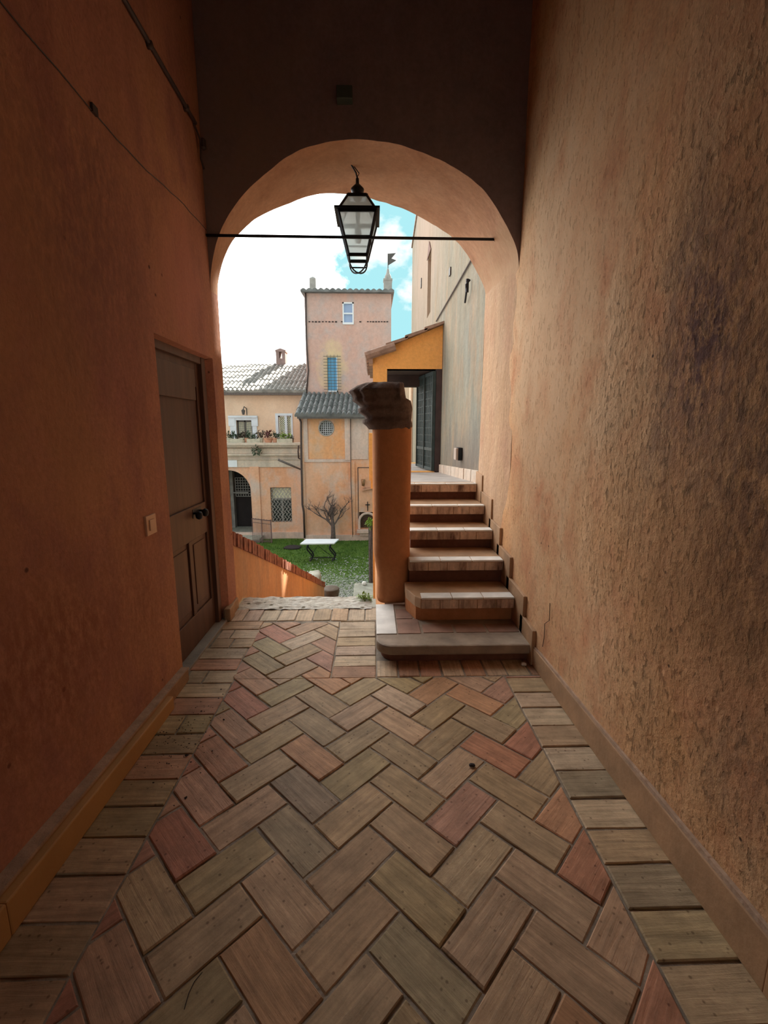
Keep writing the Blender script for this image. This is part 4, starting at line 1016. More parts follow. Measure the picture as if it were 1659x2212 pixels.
for k in range(4): x = sl_w[0]-.0+(sl_w[1]-sl_w[0])*k/3; q.box(x-.007, x+.007, YT-.12, YT-.10, sl_w[2], sl_w[3]+.1)
f = q.build('iron_grating', M['iron_grey']); f.parent = wn
q = MB(); a = at(675, 625, y=YT+.6); q.box(a.x-.12, a.x+.17, YT+.5, YT+.8, tz1, at(675, 602, y=YT+.6).z); zt_ = at(675, 602, y=YT+.6).z
q.v += [(a.x-.12, YT+.5, zt_), (a.x+.17, YT+.5, zt_), (a.x+.17, YT+.8, zt_), (a.x-.12, YT+.8, zt_), (a.x+.025, YT+.65, at(675, 596, y=YT+.6).z)]; i = len(q.v)-5; q.f += [(i, i+1, i+4), (i+1, i+2, i+4), (i+2, i+3, i+4), (i+3, i, i+4)]
q.build('roof_pinnacle', M['spire'], tw)
a = at(838, 625, y=YT+.6); b = at(838, 580, y=YT+.6); hgt = b.z-a.z
q = MB(); q.box(a.x-.20, a.x+.18, YT+.4, YT+.8, tz1, a.z+hgt*.38); q.box(a.x-.22, a.x+.20, YT+.38, YT+.82, a.z+hgt*.38, a.z+hgt*.46)
q.lathe(a.x, YT+.6, [(.17, a.z+hgt*.46), (.15, a.z+hgt*.62), (.09, a.z+hgt*.74), (.075, a.z+hgt*.80), (.05, a.z+hgt*.95), (.01, a.z+hgt*1.02)], 10); q.build('roof_pinnacle', M['spire'], tw)
q = MB(); t1 = at(842, 548, y=YT+.6); q.tube([(a.x, YT+.6, b.z-.05), (a.x, YT+.6, t1.z)], .018, 6)
q.prism([(a.x, YT+.6, t1.z), (a.x+.36, YT+.6, t1.z+.03), (a.x+.16, YT+.6, t1.z-.20), (a.x+.38, YT+.6, t1.z-.28), (a.x, YT+.6, t1.z-.50)], (0, .02, 0)); q.build('weather_vane', M['iron_grey'], tw)
# ---- chapel block
ch = thing('chapel_block', 'orange plastered block with round window and dark grey tiled lean-to roof', 'building', (-1.5, YCH, G))
cx0, cx1 = at(653, 1030, y=YCH).x, .95; cez = at(700, 900, y=YCH).z
rc = at(705, 925, y=YCH); rrad = (at(721, 925, y=YCH).x-at(689, 925, y=YCH).x)/2
nx0, nx1, nz0, nz1 = R(776, 1106, 812, 1142, YCH)
q = MB(); holes_wall(q, cx0, cx1, G, cez, lambda a, b, c, d: q.box(a, b, YCH, YCH+.35, c, d), [(rc.x-rrad, rc.x+rrad, rc.z-rrad, rc.z+rrad), (nx0, nx1, nz0, nz1)])
for k in range(4):      # corners around the round window
    pts = [(rc.x+rrad*math.cos(math.pi/2*(k+t/6)), rc.z+rrad*math.sin(math.pi/2*(k+t/6))) for t in range(7)]
    cnr = (rc.x+rrad*(1 if k in (0, 3) else -1), rc.z+rrad*(1 if k in (0, 1) else -1))
    for t in range(6): q.prism([(cnr[0], YCH, cnr[1]), (pts[t][0], YCH, pts[t][1]), (pts[t+1][0], YCH, pts[t+1][1])], (0, .35, 0))
q.box(cx0, cx0+.3, YCH+.3, YT-.02, G, cez); q.build('chapel_wall', M['facade_low'], ch)
q = MB(); q.box(rc.x-rrad, rc.x+rrad, YCH+.2, YCH+.22, rc.z-rrad, rc.z+rrad); wn = q.build('round_window', M['pane_dark'], ch)
q = MB(); lattice(q, rc.x-rrad, rc.x+rrad, rc.z-rrad, rc.z+rrad, YCH+.1, 7, 7, .022)
f = q.build('iron_grating', M['stone_frame']); f.parent = wn
q = MB(); pts = [(rc.x+rrad*math.cos(2*math.pi*t/24), YCH-.01, rc.z+rrad*math.sin(2*math.pi*t/24)) for t in range(25)]; q.tube(pts, .03, 6); f = q.build('window_ring', M['spire'], ); f.parent = wn
# raised bands framing the recessed panels
q = MB()
for u in (654, 663): pass
bx = lambda u0, v0, u1, v1, p=.05: (lambda r: q.box(r[0], r[1], YCH-p, YCH+.01, r[2], r[3]))(R(u0, v0, u1, v1, YCH))
bx(663-9, 902, 665, 994); q.build('upper_pilaster', M['pilaster'], ch)
q = MB(); bx(745, 902, 757, 994, .07); bx(757, 902, 795, 992, .04); q.build('upper_pilaster', M['pilaster'], ch)
q = MB(); bx(654, 992, 757, 998, .04); q.build('string_course', M['pilaster'], ch)
q = MB(); bx(758, 998, 767, 1160, .06); q.box(cx0, cx0+.12, YCH-.06, YCH, G, cez); q.build('lower_pilaster', M['facade_low'], ch)
q = MB(); r = R(667, 902, 745, 991, YCH); q.box(r[0], rc.x-rrad, YCH-.012, YCH+.002, r[2], r[3]); q.box(rc.x+rrad, r[1], YCH-.012, YCH+.002, r[2], r[3]); q.box(rc.x-rrad, rc.x+rrad, YCH-.012, YCH+.002, rc.z+rrad, r[3]); q.box(rc.x-rrad, rc.x+rrad, YCH-.012, YCH+.002, r[2], rc.z-rrad)
q.build('recessed_panel', M['facade_panel'], ch)
q = MB(); q.box(cx0, cx1, YCH-.10, YCH+.01, G, G+.26); q.box(-.8, cx1, YCH-.22, YCH+.01, G, G+.85) if False else None; q.build('plinth', M['pilaster'], ch)
# roof rises to the tower
e0 = at(636, 897, y=YCH-.45); e1x = 1.05; rz = at(720, 852, y=YT).z
tiles('roof', M['tile'], ch, (e0.x, YCH-.45, e0.z), (e1x-e0.x, 0, 0), (.0, YT-YCH+.4, rz-e0.z), 20, 9, .12, .07)
q = MB(); q.box(e0.x+.1, e1x, YCH-.42, YCH-.30, e0.z-.14, e0.z-.04); q.build('gutter', M['iron_grey'], ch)
# niche shrine
ni = thing('wall_niche', 'arched wall niche framed in pale stone with an iron cross on top', 'niche', ((nx0+nx1)/2, YCH, nz0))
q = MB(); ncx = (nx0+nx1)/2; nr = (nx1-nx0)/2
pts = [(nx0, YCH-.05, nz0)]+[(ncx-nr*math.cos(math.pi*t/12), YCH-.05, nz0+(nz1-nz0)*.45+nr*math.sin(math.pi*t/12)) for t in range(13)]+[(nx1, YCH-.05, nz0)]
q.tube(pts, .055, 6); q.box(nx0-.1, nx1+.1, YCH-.30, YCH+.02, nz0-.14, nz0-.02); q.build('stone_frame', M['pilaster'], ni)
q = MB(); q.box(nx0, nx1, YCH+.28, YCH+.30, nz0, nz1); q.build('niche_back', M['leaf_brown'], ni)
q = MB(); q.box(ncx-.35, ncx+.30, YCH-.20, YCH-.02, G+.25, nz0-.14); q.build('pedestal', M['pilaster'], ni)
q = MB(); a = at(794, 1098, y=YCH-.05); q.bar((a.x, YCH-.05, a.z-.12), (a.x, YCH-.05, a.z+.30), .035); q.bar((a.x-.10, YCH-.05, a.z+.16), (a.x+.10, YCH-.05, a.z+.16), .035); q.build('iron_cross', M['iron'], ni)
q = MB(); leaves(q, (ncx, YCH+.1, nz0+.25), (.28, .08, .22), 90, .10, 8); q.build('dry_leaves', M['leaf_red'], ni, fix=False)
q = MB(); pts = []
a0, a1 = at(773, 1010, y=YCH), at(812, 1010, y=YCH); 
q.box(a0.x-.015, a0.x+.015, YCH-.015, YCH, at(773, 1140, y=YCH).z, a0.z); q.box(a0.x, a1.x, YCH-.015, YCH, a0.z-.015, a0.z+.015); q.build('panel_groove', M['wood_beam'], ch)
# wall lamp by the niche
wl = thing('wall_lamp', 'small copper wall lamp and bracket above the arched niche', 'wall lamp', (at(784, 1043, y=YCH).x, YCH, at(784, 1043, y=YCH).z))
r = R(780, 1037, 789, 1050, YCH-.25); q = MB(); q.lathe((r[0]+r[1])/2, YCH-.2, [(.06, r[2]), (.10, r[3]), (.07, r[3]+.03)], 10); q.build('lamp_bowl', M['copper'], wl, smooth=True)
q = MB(); q.tube([((r[0]+r[1])/2, YCH-.2, r[2]), ((r[0]+r[1])/2+.12, YCH-.15, r[2]-.10), ((r[0]+r[1])/2+.2, YCH, r[2]-.10)], .018, 6); q.build('bracket', M['terracotta'], wl)
q = MB(); r = R(781, 1055, 800, 1061, YCH-.2); q.prism([(r[0], YCH-.15, r[2]), (r[1]+.2, YCH-.15, r[3]), (r[1]+.2, YCH-.15, r[3]+.05), (r[0]+.05, YCH-.15, r[3])], (0, .15, 0)); tag(q.build('wall_bracket', M['terracotta']), 'terracotta coloured bracket projecting just under the copper wall lamp', 'bracket')
# downpipes
def pipe(us, Y, label, r=.035, nm='downpipe'):
    q = MB(); pts = [at(u, v, y=Y) for u, v in us]; q.tube(pts, r, 8); return tag(q.build(nm, M['pipe'], smooth=True), label, 'pipe')
pipe([(646, 903), (650, 912), (651, 1000), (653, 1090), (656, 1105), (658, 1162)], YCH-.12, 'dark downpipe at the corner between the peach wing and the chapel block', .042)
q = MB(); pts = [at(u, v, y=YT-.06) for u, v in ((660, 632), (662, 740), (666, 800), (662, 848))]; q.tube(pts, .035, 8); tag(q.build('downpipe', M['pipe'], smooth=True), 'slim grey downpipe running down the left edge of the pink tower', 'pipe')
pipe([(757, 905), (758, 1040), (761, 1120), (762, 1160)], YCH-.09, 'thin dark cable pipe down the right side of the chapel block', .014)
q = MB(); a, b = at(601, 993, y=YL-.6), at(652, 1015, y=YL-.15); q.tube([a, a.lerp(b, .45), b], [.05, .05, .03], 8); tag(q.build('rain_spout', M['wood_grey'], smooth=True), 'grey wooden pole slanting across the wall above the diamond grille window', 'pole')
q = MB(); q.tube([at(645, 962, y=YL-.4), at(644, 975, y=YL-.4), at(645, 990, y=YL-.2), at(650, 992, y=YL-.2)], .03, 6); tag(q.build('overflow_pipe', M['pipe']), 'short bent dark pipe at the right end of the terrace cornice', 'pipe')
# lamp above terrace window
tl = thing('terrace_lantern', 'small grey iron lantern on the wall above the stone framed window', 'lantern', tuple(at(525, 890, y=YU)))
r = R(521, 884, 530, 896, YU-.3); q = MB(); cxx = (r[0]+r[1])/2; q.lathe(cxx, YU-.3, [(.05, r[2]), (.09, r[3]-.06), (.03, r[3])], 6); q.build('lantern_body', M['iron_grey'], tl)
q = MB(); q.tube([(cxx, YU-.3, r[3]-.02), (cxx+.05, YU-.3, r[3]+.12), (cxx+.08, YU-.02, r[3]+.05), (cxx+.08, YU, r[2])], .022, 6); q.build('bracket', M['iron_grey'], tl)
# potted plants on terrace cornice
zc0 = at(570, 956, y=YL).z
def pot_plant(u, pot, mat, h, wdt, label, seed, pw=.15, trough=False, dens=110, mat2=None):
    x = at(u, 955, y=YL-.05).x; t = thing('potted_plant', label, 'potted plant', (x, YL-.05, zc0), 'potted plants on the terrace ledge')
    q = MB(); ph = .17; h *= .62; dens = int(dens*.7)
    if trough: q.box(x-pw*1.7, x+pw*1.7, YL-.18, YL+.10, zc0, zc0+ph)
    else: q.lathe(x, YL-.05, [(pw*.7, zc0), (pw, zc0+ph), (pw*1.08, zc0+ph), (pw*1.08, zc0+ph+.04), (pw*.9, zc0+ph+.04)], 14)
    q.build('pot', M[pot], t, smooth=False)
    q = MB(); leaves(q, (x, YL-.05, zc0+ph+h*.5), (wdt, .16, h*.55), dens, .15, seed); q.build('foliage', M[mat], t, fix=False)
    q = MB(); r_ = random.Random(seed)
    for k in range(4): q.tube([(x, YL-.05, zc0+ph), (x+r_.uniform(-1, 1)*wdt, YL-.05+r_.uniform(-.1, .1), zc0+ph+h*r_.uniform(.6, 1.05))], .010, 4)
    q.build('stem', M['bark'], t)
pot_plant(497, 'stone_pot', 'leaf_dark', .45, .22, 'dark leafy shrub in pale pot at the far left end of the terrace ledge', 1)
pot_plant(512, 'stone_pot', 'leaf_dark', .42, .20, 'low dark bushy plant in pale pot left of the terrace window middle', 2, .16, True)
pot_plant(524, 'stone_pot', 'leaf_brown', .48, .16, 'greyish dry plant in pale pot in front of the terrace window', 3)
pot_plant(535, 'terracotta', 'leaf_dark', .46, .15, 'dense dark plant in terracotta pot at the right side of the terrace window', 4, .13)
pot_plant(549, 'stone_pot', 'leaf_dark', .22, .16, 'wide pale stone trough with low greenery below the right window frame', 5, .17, True, 60)
pot_plant(564, 'stone_pot', 'leaf_brown', .62, .20, 'tall spiky grey brown plant just right of the stone framed window', 6, .12)
pot_plant(580, 'terracotta', 'leaf_red', .55, .14, 'dark red leaved plant in wide terracotta bowl between the two windows', 7, .20)
pot_plant(595, 'terracotta', 'leaf_dark', .50, .20, 'dark plant in terracotta pot just left of the grilled window', 8, .13)
pot_plant(616, 'stone_pot', 'leaf_bright', .32, .30, 'bright yellow green plant in long pale trough under the grilled window', 9, .20, True, 150)
pot_plant(631, 'iron_grey', 'leaf_dark', .16, .06, 'tiny dark pot at the right corner of the grilled window', 10, .07, False, 25)
q = MB(); a = at(555, 972, y=YL-.4); leaves(q, (a.x, YL-.38, a.z), (.26, .10, .20), 120, .13, 33, .6); tag(q.build('hanging_weed', M['leaf_dark'], fix=False), 'dark green weed hanging over the edge of the terrace cornice', 'weed')
# railing
rl = thing('iron_railing', 'rusty wrought iron railing leading from the arched doorway', 'railing', tuple(at(566, 1162, z=G)))
q = MB(); a, b = at(546, 1150, y=YL-.9), at(586, 1160, y=YL-1.0); z0_, z1_ = G+.05, G+1.12
for k in range(15):
    t = k/14; x = a.x+(b.x-a.x)*t; zz1 = z1_-.10*t if k % 2 == 0 else z1_+.04-.1*t; q.bar((x, YL-.95, G), (x, YL-.95, zz1), .016)
q.build('baluster', flat('rusty_iron', (.16, .09, .09), .8), rl)
q = MB(); q.bar((a.x, YL-.95, z1_), (b.x, YL-.95, z1_-.10), .035); q.bar((a.x, YL-.95, z1_-.16), (b.x, YL-.95, z1_-.26), .02); q.bar((a.x, YL-.95, G+.12), (b.x, YL-.95, G+.10), .02)
q.bar((b.x, YL-.95, G), (b.x, YL-.95, z1_-.05), .04); q.bar(((a.x+b.x)/2, YL-.95, G), ((a.x+b.x)/2, YL-.95, z1_-.05), .035)
q.build('handrail', bpy.data.materials['rusty_iron'], rl)
# marble table
TY0, TY1 = 17.6, 18.55; Tz = G+.76
ta, tb = at(648, 1174, z=Tz), at(722, 1173, z=Tz); tc, td = at(661, 1164, z=Tz), at(732, 1164, z=Tz)
tt = thing('marble_table', 'white marble table on black wrought iron legs standing on the lawn', 'table', ((ta.x+tb.x)/2, (ta.y+tc.y)/2, G))
q = MB(); q.prism([(ta.x, ta.y, Tz-.05), (tb.x, tb.y, Tz-.05), (td.x, td.y, Tz-.05), (tc.x, tc.y, Tz-.05)], (0, 0, .05)); q.build('table_top', M['white_paint'], tt, bevel=.008)
ty0, ty1 = ta.y+.2, tc.y-.2
for xx in (ta.x+.32, tb.x-.10):
    q = MB()
    for yy in (ty0, ty1):
        pts = [(xx+.10*math.sin(t/10*math.pi*2), yy, G+(Tz-.05-G)*t/10) for t in range(11)]; q.tube(pts, .028, 6)
    q.bar((xx, ty0, Tz-.07), (xx, ty1, Tz-.07), .03); q.bar((xx, ty0, G+.03), (xx, ty1, G+.03), .035); q.build('leg', M['iron'], tt)
q = MB(); q.bar((ta.x+.32, (ty0+ty1)/2, G+.10), (tb.x-.10, (ty0+ty1)/2, G+.10), .03); q.tube([(ta.x+.34, ty0, G+.2), ((ta.x+tb.x)/2, ty0, G+.62), (tb.x-.12, ty0, G+.2)], .012, 5); q.build('stretcher', M['iron'], tt)
rock('table_shadow', M['debris'], tuple(at(632, 1182, z=G+.04)), (.35, .30, .05), 'dark patch laid in as table shadow in the grass left of the marble table', 'stone', 11, 8)  # table shadow built as a flat dark patch in the grass
# bare tree
tr = thing('bare_tree', 'small leafless tree with spreading grey branches against the orange wall', 'tree', tuple(at(719, 1166, y=YCH-.55)))
tb0 = at(719, 1166, y=YCH-.55); tb0.z = G
q1 = MB(); q2 = MB(); rt = random.Random(5)
def branch(p, d, L_, r_, lvl):
    pts = [p]; n = 5; cur = p.copy(); dd = d.copy()
    for k in range(n):
        dd = (dd+Vector((rt.gauss(0, .16), rt.gauss(0, .12), rt.gauss(0, .10)+.04))).normalized(); cur = cur+dd*L_/n; pts.append(cur.copy())
    (q1 if lvl == 0 else q2).tube(pts, [r_*(1-.5*k/n) for k in range(n+1)], 6 if lvl < 2 else 4, cap=False)
    if lvl < 4:
        for k in range(4 if lvl > 0 else 0):
            b = pts[rt.randint(2, n)]; nd = (dd+Vector((rt.uniform(-1.1, 1.1), rt.uniform(-.6, .6), rt.uniform(-.3, .6)))).normalized(); branch(b, nd, L_*.55, r_*.5, lvl+1)
top = tb0+Vector((.02, 0, .75))
q1.tube([tb0-Vector((0, 0, .05)), tb0+Vector((.02, 0, .4)), top, top+Vector((-.02, 0, .35)), top+Vector((-.06, 0, .75))], [.13, .10, .09, .06, .045], 8)
for d, l_ in (((-.8, 0, .75), 1.0), ((-.35, .2, 1), .85), ((.1, 0, 1), .75), ((.75, 0, .9), .9), ((-.6, -.2, .6), .8)):
    branch(tb0+Vector((0, 0, rt.uniform(.45, 1.0))), Vector(d).normalized(), l_, .045, 1)
q1.build('trunk', M['bark'], tr, smooth=True, fix=False); q2.build('branches', M['bark'], tr, smooth=True, fix=False)

# ---- unseen block, added to shade the lawn and bound the parapet's sun patch
ew = thing('shade_block', 'added unseen shade block behind the tall grey building, east of the tower', 'building', (5, 23, G))
q = MB(); q.box(2.2, 14, 22.5, 27, G, 9.56); q.box(1.0, 2.2, 22.5, 27, G, 5.4); q.build('shade_block_wall', M['facade_up'], ew); ew['kind'] = 'structure'
# ------------------------------------------------------------------ grey building on the right
gb = thing('grey_building', 'tall weathered grey plaster building alongside the upper landing', 'building', (1.12, 9, G))
def gtop(y): return 6.55+(13.75-y)*.17
gy0, gy1 = 4.60, 13.72
lz0, lz1, ly0, ly1 = 3.82, 4.93, 9.30, 9.85
q = MB()
def gcell(a, b, c, d):
    if d >= 5.9: q.prism([(1.12, a, c), (1.12, b, c), (1.12, b, gtop(b)), (1.12, a, gtop(a))], (.35, 0, 0))
    else: q.box(1.12, 1.47, a, b, c, d)
holes_wall(q, gy0, gy1, G, 6.0, gcell, [(ly0, ly1, lz0, lz1)])
q.box(1.47, 7, gy1-.35, gy1, G, 6.55)
q.box(1.40, 1.45, ly0-.1, ly1+.1, lz0-.1, lz1+.1)
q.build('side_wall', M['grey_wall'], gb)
q = MB(); q.box(1.12, 7, 4.6, 11.62, 6.5, 10.5); q.build('unseen_sun_block', M['grey_wall'], gb)  # unseen mass added above the roof to keep sun off the left wall
q = MB(); q.prism([(1.09, gy0, gtop(gy0)), (1.09, gy1+.02, gtop(gy1+.02)), (1.09, gy1+.02, gtop(gy1+.02)+.07), (1.09, gy0, gtop(gy0)+.07)], (6, 0, 0)); q.build('roof', M['tile_brown'], gb)
q = MB()       # pointed head of the loophole: flat piece, recess shade put into its colour
q.prism([(1.10, ly0-.02, lz1), (1.10, ly1+.02, lz1), (1.10, (ly0+ly1)/2, lz1+.25)], (.012, 0, 0)); q.build('loophole_head', flat('loophole_shadow', (.22, .12, .09), .9), gb)
for bb in ((11.0, 11.1, 4.75, 4.95), (6.9, 7.0, 3.75, 3.85)): q = MB(); q.box(1.10, 1.125, *bb); q.build('wall_anchor', M['iron_grey'], gb)
q = MB()
yy = 4.75; 
while yy < 7.5:
    L_ = rnd.uniform(.28, .4); zb_ = 1.03-(yy-4.72)*.055
    q.prism([(1.13, yy, zb_-.02), (1.13, yy+L_-.02, zb_-.02-(L_)*.055), (1.13, yy+L_-.02, zb_+.13-(L_)*.055), (1.13, yy, zb_+.13)], (-.03-rnd.uniform(0, .012), 0, 0)); yy += L_
q.build('stone_skirting', M['cornice'], gb, bevel=.008)
q = MB(); q.tube([(1.105, 4.70, 3.46), (1.105, 6.5, 3.44), (1.105, 8.3, 3.43)], .011, 6)
tag(q.build('wall_cable', M['pipe']), 'thin dark cable running along the grey building towards the yellow porch roof', 'cable')
q = MB(); q.tube([(1.10, 5.47, 3.25), (1.06, 5.47, 3.20), (1.07, 5.50, 3.12), (1.09, 5.66, 3.06)], .012, 8); q.tube([(1.075, 5.48, 3.26), (1.075, 5.48, 3.12)], .018, 8)
tag(q.build('iron_hook', M['iron']), 'curved black iron hook on the grey wall above the landing', 'hook')
wb = thing('wall_light', 'small pale bulkhead light low on the grey wall above the landing', 'wall light', (1.12, 5.70, 1.2))
q = MB(); q.box(1.06, 1.12, 5.67, 5.83, 1.20, 1.36); q.build('light_housing', M['iron'], wb, bevel=.01)
q = MB(); q.box(1.03, 1.065, 5.655, 5.80, 1.205, 1.355); q.build('light_cover', flat('cover_beige', (.42, .33, .27), .6), wb, bevel=.01)

# ------------------------------------------------------------------ yellow porch
yp = thing('yellow_porch', 'bright yellow ochre porch with sloping tile edge at the end of the landing', 'porch', (.5, 7.6, .9))
PY = 7.55; px0, px1 = .0, 1.115
op = (at(836, 900, y=PY).x, at(941, 900, y=PY).x, G+.0, at(890, 797, y=PY).z)
zl, zr_ = at(808, 764, y=PY).z, at(943, 706, y=PY).z
q = MB()
q.box(px0, op[0], PY, PY+.22, G, op[3]);  q.box(op[0], op[1], PY, PY+.22, G, .88)
q.prism([(px0, PY, op[3]), (px1, PY, op[3]), (px1, PY, zr_+.03), (px0, PY, zl)], (0, .22, 0))
q.box(px0-.012, px0+.2, PY+.22, PY+2.1, G, .9); q.box(px0, px0+.2, PY+.22, PY+2.1, .9, op[3]+.05) if False else None
q.box(-.070, px0+.1, PY-.02, PY+.3, .74, 1.52); q.box(-.045, px0+.1, PY-.01, PY+.3, .60, .74); q.box(px0, px0+.16, PY+1.9, PY+2.1, G, op[3]+.1); q.box(px0, px1, PY+1.9, PY+2.1, G, .88)
q.build('porch_wall', M['yellow'], yp)
q = MB(); q.box(px0, px1, PY+.22, PY+2.1, G, .875); q.build('porch_floor', M['landing'], yp)
q = MB(); q.box(op[0], op[1]+.05, PY+.02, PY+2.1, op[3]-.0, op[3]+.05); q.box(op[0], op[1], PY+.9, PY+1.05, op[3]-.20, op[3]); q.build('lintel_beam', M['wood_beam'], yp)
q = MB(); q.box(op[1], px1, PY, PY+.14, .88, op[3]); q.build('shaded_strip', M['wood_beam'], yp)  # shaded strip beside the opening, its shade put into a dark piece
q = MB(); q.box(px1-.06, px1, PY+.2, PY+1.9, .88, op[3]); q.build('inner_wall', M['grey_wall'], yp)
# tile verge seen end-on: overlapping tiles climbing to the right
q = MB()
n = 4
A0_ = Vector((px0-.10, PY-.10, zl-.03)); A1 = Vector((px1, PY-.10, zr_+.045))
for k in range(n):
    a = A0_.lerp(A1, k/n); b = A0_.lerp(A1, (k+1.15)/n)
    q.prism([a, b+Vector((0, 0, -.015)), b+Vector((0, 0, .02)), a+Vector((0, 0, .05))], (0, 2.3, 0))
q.build('roof', M['tile_brown'], yp)
q = MB(); 
for k in range(9):
    yy = PY-.08+k*.26; q.tube([(px0-.12, yy, zl-.05), (px0+.35, yy, zl+.10)], .07, 8)
q.box(px0-.06, px0-.0, PY-.08, PY+2.1, zl-.16, zl-.02)
q.build('eave_tiles', M['tile_brown'], yp)
# iron gate leaf, open against the right side
gt = thing('iron_gate', 'dark green iron gate leaf standing open inside the yellow porch doorway', 'gate', (1.0, 7.6, .88))
gxa, gya, gxb, gyb = op[1]-.03, PY+.03, op[1]-.20, PY+1.0
gzt = op[3]-.03
q = MB()
def gp_(t, z): return (gxa+(gxb-gxa)*t, gya+(gyb-gya)*t, z)
for t in (0, .5, 1): q.bar(gp_(t, .90), gp_(t, gzt), .05, .03)
for z in (.92, gzt-.02, 1.25): q.bar(gp_(0, z), gp_(1, z), .03, .05)
q.build('gate_frame', M['gate'], gt)
q = MB()
for k in range(13): q.bar(gp_(k/12, .92), gp_(k/12, gzt), .014)
for k in range(13): z = 1.0+(gzt-1.05)*k/12; q.bar(gp_(0, z), gp_(1, z), .012)
q.build('gate_bars', M['gate'], gt)
q = MB(); q.quad(gp_(0, .92), gp_(1, .92), gp_(1, gzt), gp_(0, gzt)); i = len(q.v); q.v += [(v[0]+.012, v[1]+.004, v[2]) for v in q.v[:4]]; q.f += [(7, 6, 5, 4), (0, 4, 5, 1), (1, 5, 6, 2), (2, 6, 7, 3), (3, 7, 4, 0)]
q.build('gate_sheet', M['gate'], gt)
# wall seen through the porch door, beyond
bw = MB(); a, b = at(886, 900, y=13.0), at(915, 900, y=13.0)
bw.box(a.x, 1.12, 13.0, 13.4, -3.4, at(890, 815, y=13.0).z+.3)
tag(bw.build('garden_wall', M['facade_up'], bevel=.02), 'pale peach wall end seen through the open doorway of the yellow porch', 'wall')
# cypress-like pale shrubs beyond: nothing visible; small weeds at threshold
wd = thing('weed', 'small green weed tuft growing at the threshold beside the column foot', 'weed', (-.08, 4.04, 0))
q = MB(); leaves(q, (-.085, 4.05, .03), (.075, .06, .035), 160, .035, 12); q.build('foliage', M['leaf_bright'], wd, fix=False)

# ------------------------------------------------------------------ debris on the paving
q = MB(); rd = random.Random(3)
for k in range(150):
    x = rd.gauss(-1.0, .09); y = rd.gauss(2.15, .17); s = rd.uniform(.0015, .0045)*(1 if k > 5 else 2.2)
    if x < -1.15: continue
    i = len(q.v); z = .004
    for d in ((1,0,0),(0,1,0),(-1,0,0),(0,-1,0),(0,0,.8)): q.v.append((x+d[0]*s*rd.uniform(.5, 1.6), y+d[1]*s*rd.uniform(.5, 1.6), z+d[2]*s))
    for t in ((0,1,4),(1,2,4),(2,3,4),(3,0,4)): q.f.append(tuple(i+w for w in t))
tag(q.build('crumbs', M['debris'], fix=False), 'scattered dark crumbs of dirt on the left border bricks', 'dirt', kind='stuff')
a = at(1020, 1652, z=.008); rock('clod', M['debris'], (a.x, a.y, .006), (.014, .009, .006), 'single small dark clod on the herringbone bricks in mid floor', 'clod', 2, 6)
a = at(1128, 1433, z=.0); rock('stone_chip', M['marble_step'], (a.x-.0, a.y-.03, .012), (.018, .012, .011), 'small white stone chip on the bricks below the first step', 'stone chip', 4, 6)
q = MB(); pts = [at(u, v, z=.004) for u, v in ((437, 2100), (420, 2120), (408, 2145), (398, 2180))]; q.tube(pts, .0011, 4); tag(q.build('twig', M['debris']), 'thin dark bent twig lying on the nearest herringbone bricks', 'twig')
# crack in the right wall
q = MB(); ys = [(1187, 1303), (1186, 1340), (1176, 1347), (1174, 1380), (1171, 1397)]
pts = [at(u, v, x=1.095) for u, v in ys]; q.tube([(1.098, p.y, p.z) for p in pts], .0022, 4); o_ = q.build('plaster_crack', M['wood_beam'], bpy.data.objects['wall_right'])

# ------------------------------------------------------------------ light
sun = bpy.data.lights.new('sun', 'SUN'); sun.energy = 19.0; sun.angle = math.radians(.53); sun.color = (1, .93, .80)
so = bpy.data.objects.new('sun', sun); COL.objects.link(so)
sd = Vector((.305, 1.0, .62)).normalized()
so.rotation_euler = sd.to_track_quat('Z', 'Y').to_euler()
w = bpy.data.worlds.new('sky'); sc.world = w; w.use_nodes = True; nt = w.node_tree; nt.nodes.clear(); L = nt.links.new
out = nt.nodes.new('ShaderNodeOutputWorld'); bg = nt.nodes.new('ShaderNodeBackground'); L(bg.outputs[0], out.inputs[0])
tc = N(nt, 'TexCoord'); sx = N(nt, 'SeparateXYZ'); L(tc.outputs['Generated'], sx.inputs[0])
def math_(op, a, b=None, c=None, clamp=False):
    n = N(nt, 'Math', operation=op, use_clamp=clamp)
    for i, s in enumerate((a, b, c)):
        if s is None: continue
        if isinstance(s, (int, float)): n.inputs[i].default_value = s
        else: L(s, n.inputs[i])
    return n.outputs[0]
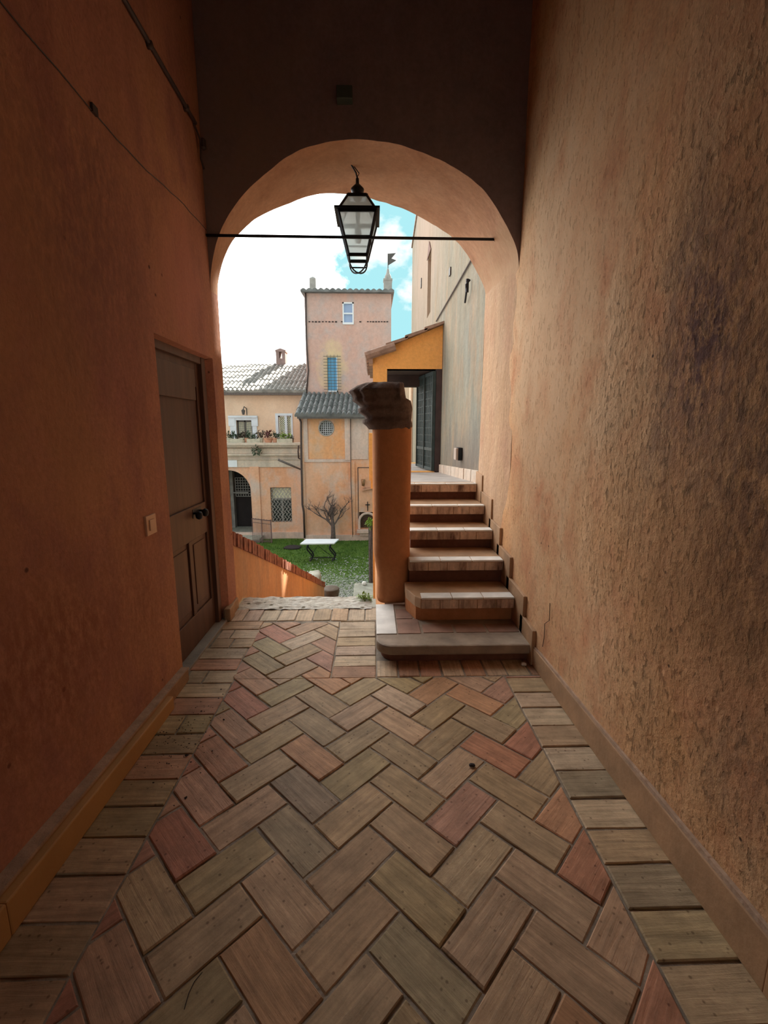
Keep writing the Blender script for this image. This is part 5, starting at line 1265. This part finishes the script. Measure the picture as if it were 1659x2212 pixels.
n1 = N(nt, 'TexNoise'); setin(n1, Scale=9, Detail=7, Roughness=.6); L(tc.outputs['Generated'], n1.inputs['Vector'])
mp = N(nt, 'Mapping'); mp.inputs['Scale'].default_value = (1, 1, 1.6); mp.inputs['Location'].default_value = (3.1, 0.4, 1.0); L(tc.outputs['Generated'], mp.inputs['Vector'])
n2 = N(nt, 'TexNoise'); setin(n2, Scale=5.5, Detail=7, Roughness=.55); L(mp.outputs[0], n2.inputs['Vector'])
side = math_('ADD', sx.outputs['X'], math_('MULTIPLY', n1.outputs['Fac'], -.16))       # low = left
left = N(nt, 'MapRange'); setin(left, From_Min=-.125, From_Max=-.165, To_Min=0.0, To_Max=1.0); L(side, left.inputs['Value'])
cl_ = N(nt, 'MapRange'); setin(cl_, From_Min=.52, From_Max=.60); L(n2.outputs['Fac'], cl_.inputs['Value'])
fac = math_('MAXIMUM', left.outputs[0], cl_.outputs[0])
mx = N(nt, 'Mix', data_type='RGBA'); L(fac, mx.inputs[0]); mx.inputs[6].default_value = (.40, .78, .84, 1); mx.inputs[7].default_value = (1.12, 1.12, 1.10, 1)
# strong glare of thin cloud round the sun side, softer elsewhere
yf_ = N(nt, 'MapRange'); setin(yf_, From_Min=-.2, From_Max=.7, To_Min=1.0, To_Max=1.0); L(sx.outputs['Y'], yf_.inputs['Value'])
gl = N(nt, 'MapRange'); setin(gl, From_Min=.42, From_Max=.75, To_Min=0.0, To_Max=1.0); L(sx.outputs['Z'], gl.inputs['Value'])
boost = math_('MULTIPLY', math_('MULTIPLY_ADD', left.outputs[0], 4.6, math_('MULTIPLY', gl.outputs[0], 1.0)), math_('MAXIMUM', sx.outputs['Y'], 0.0))
tot = math_('MULTIPLY', math_('ADD', boost, 1.0), yf_.outputs[0])
vm = N(nt, 'VectorMath', operation='SCALE'); L(mx.outputs[2], vm.inputs[0]); L(tot, vm.inputs['Scale'])
L(vm.outputs[0], bg.inputs['Color']); bg.inputs['Strength'].default_value = 1.0
sc.cycles.max_bounces = 10; sc.cycles.diffuse_bounces = 8
sc.cycles.use_denoising = True
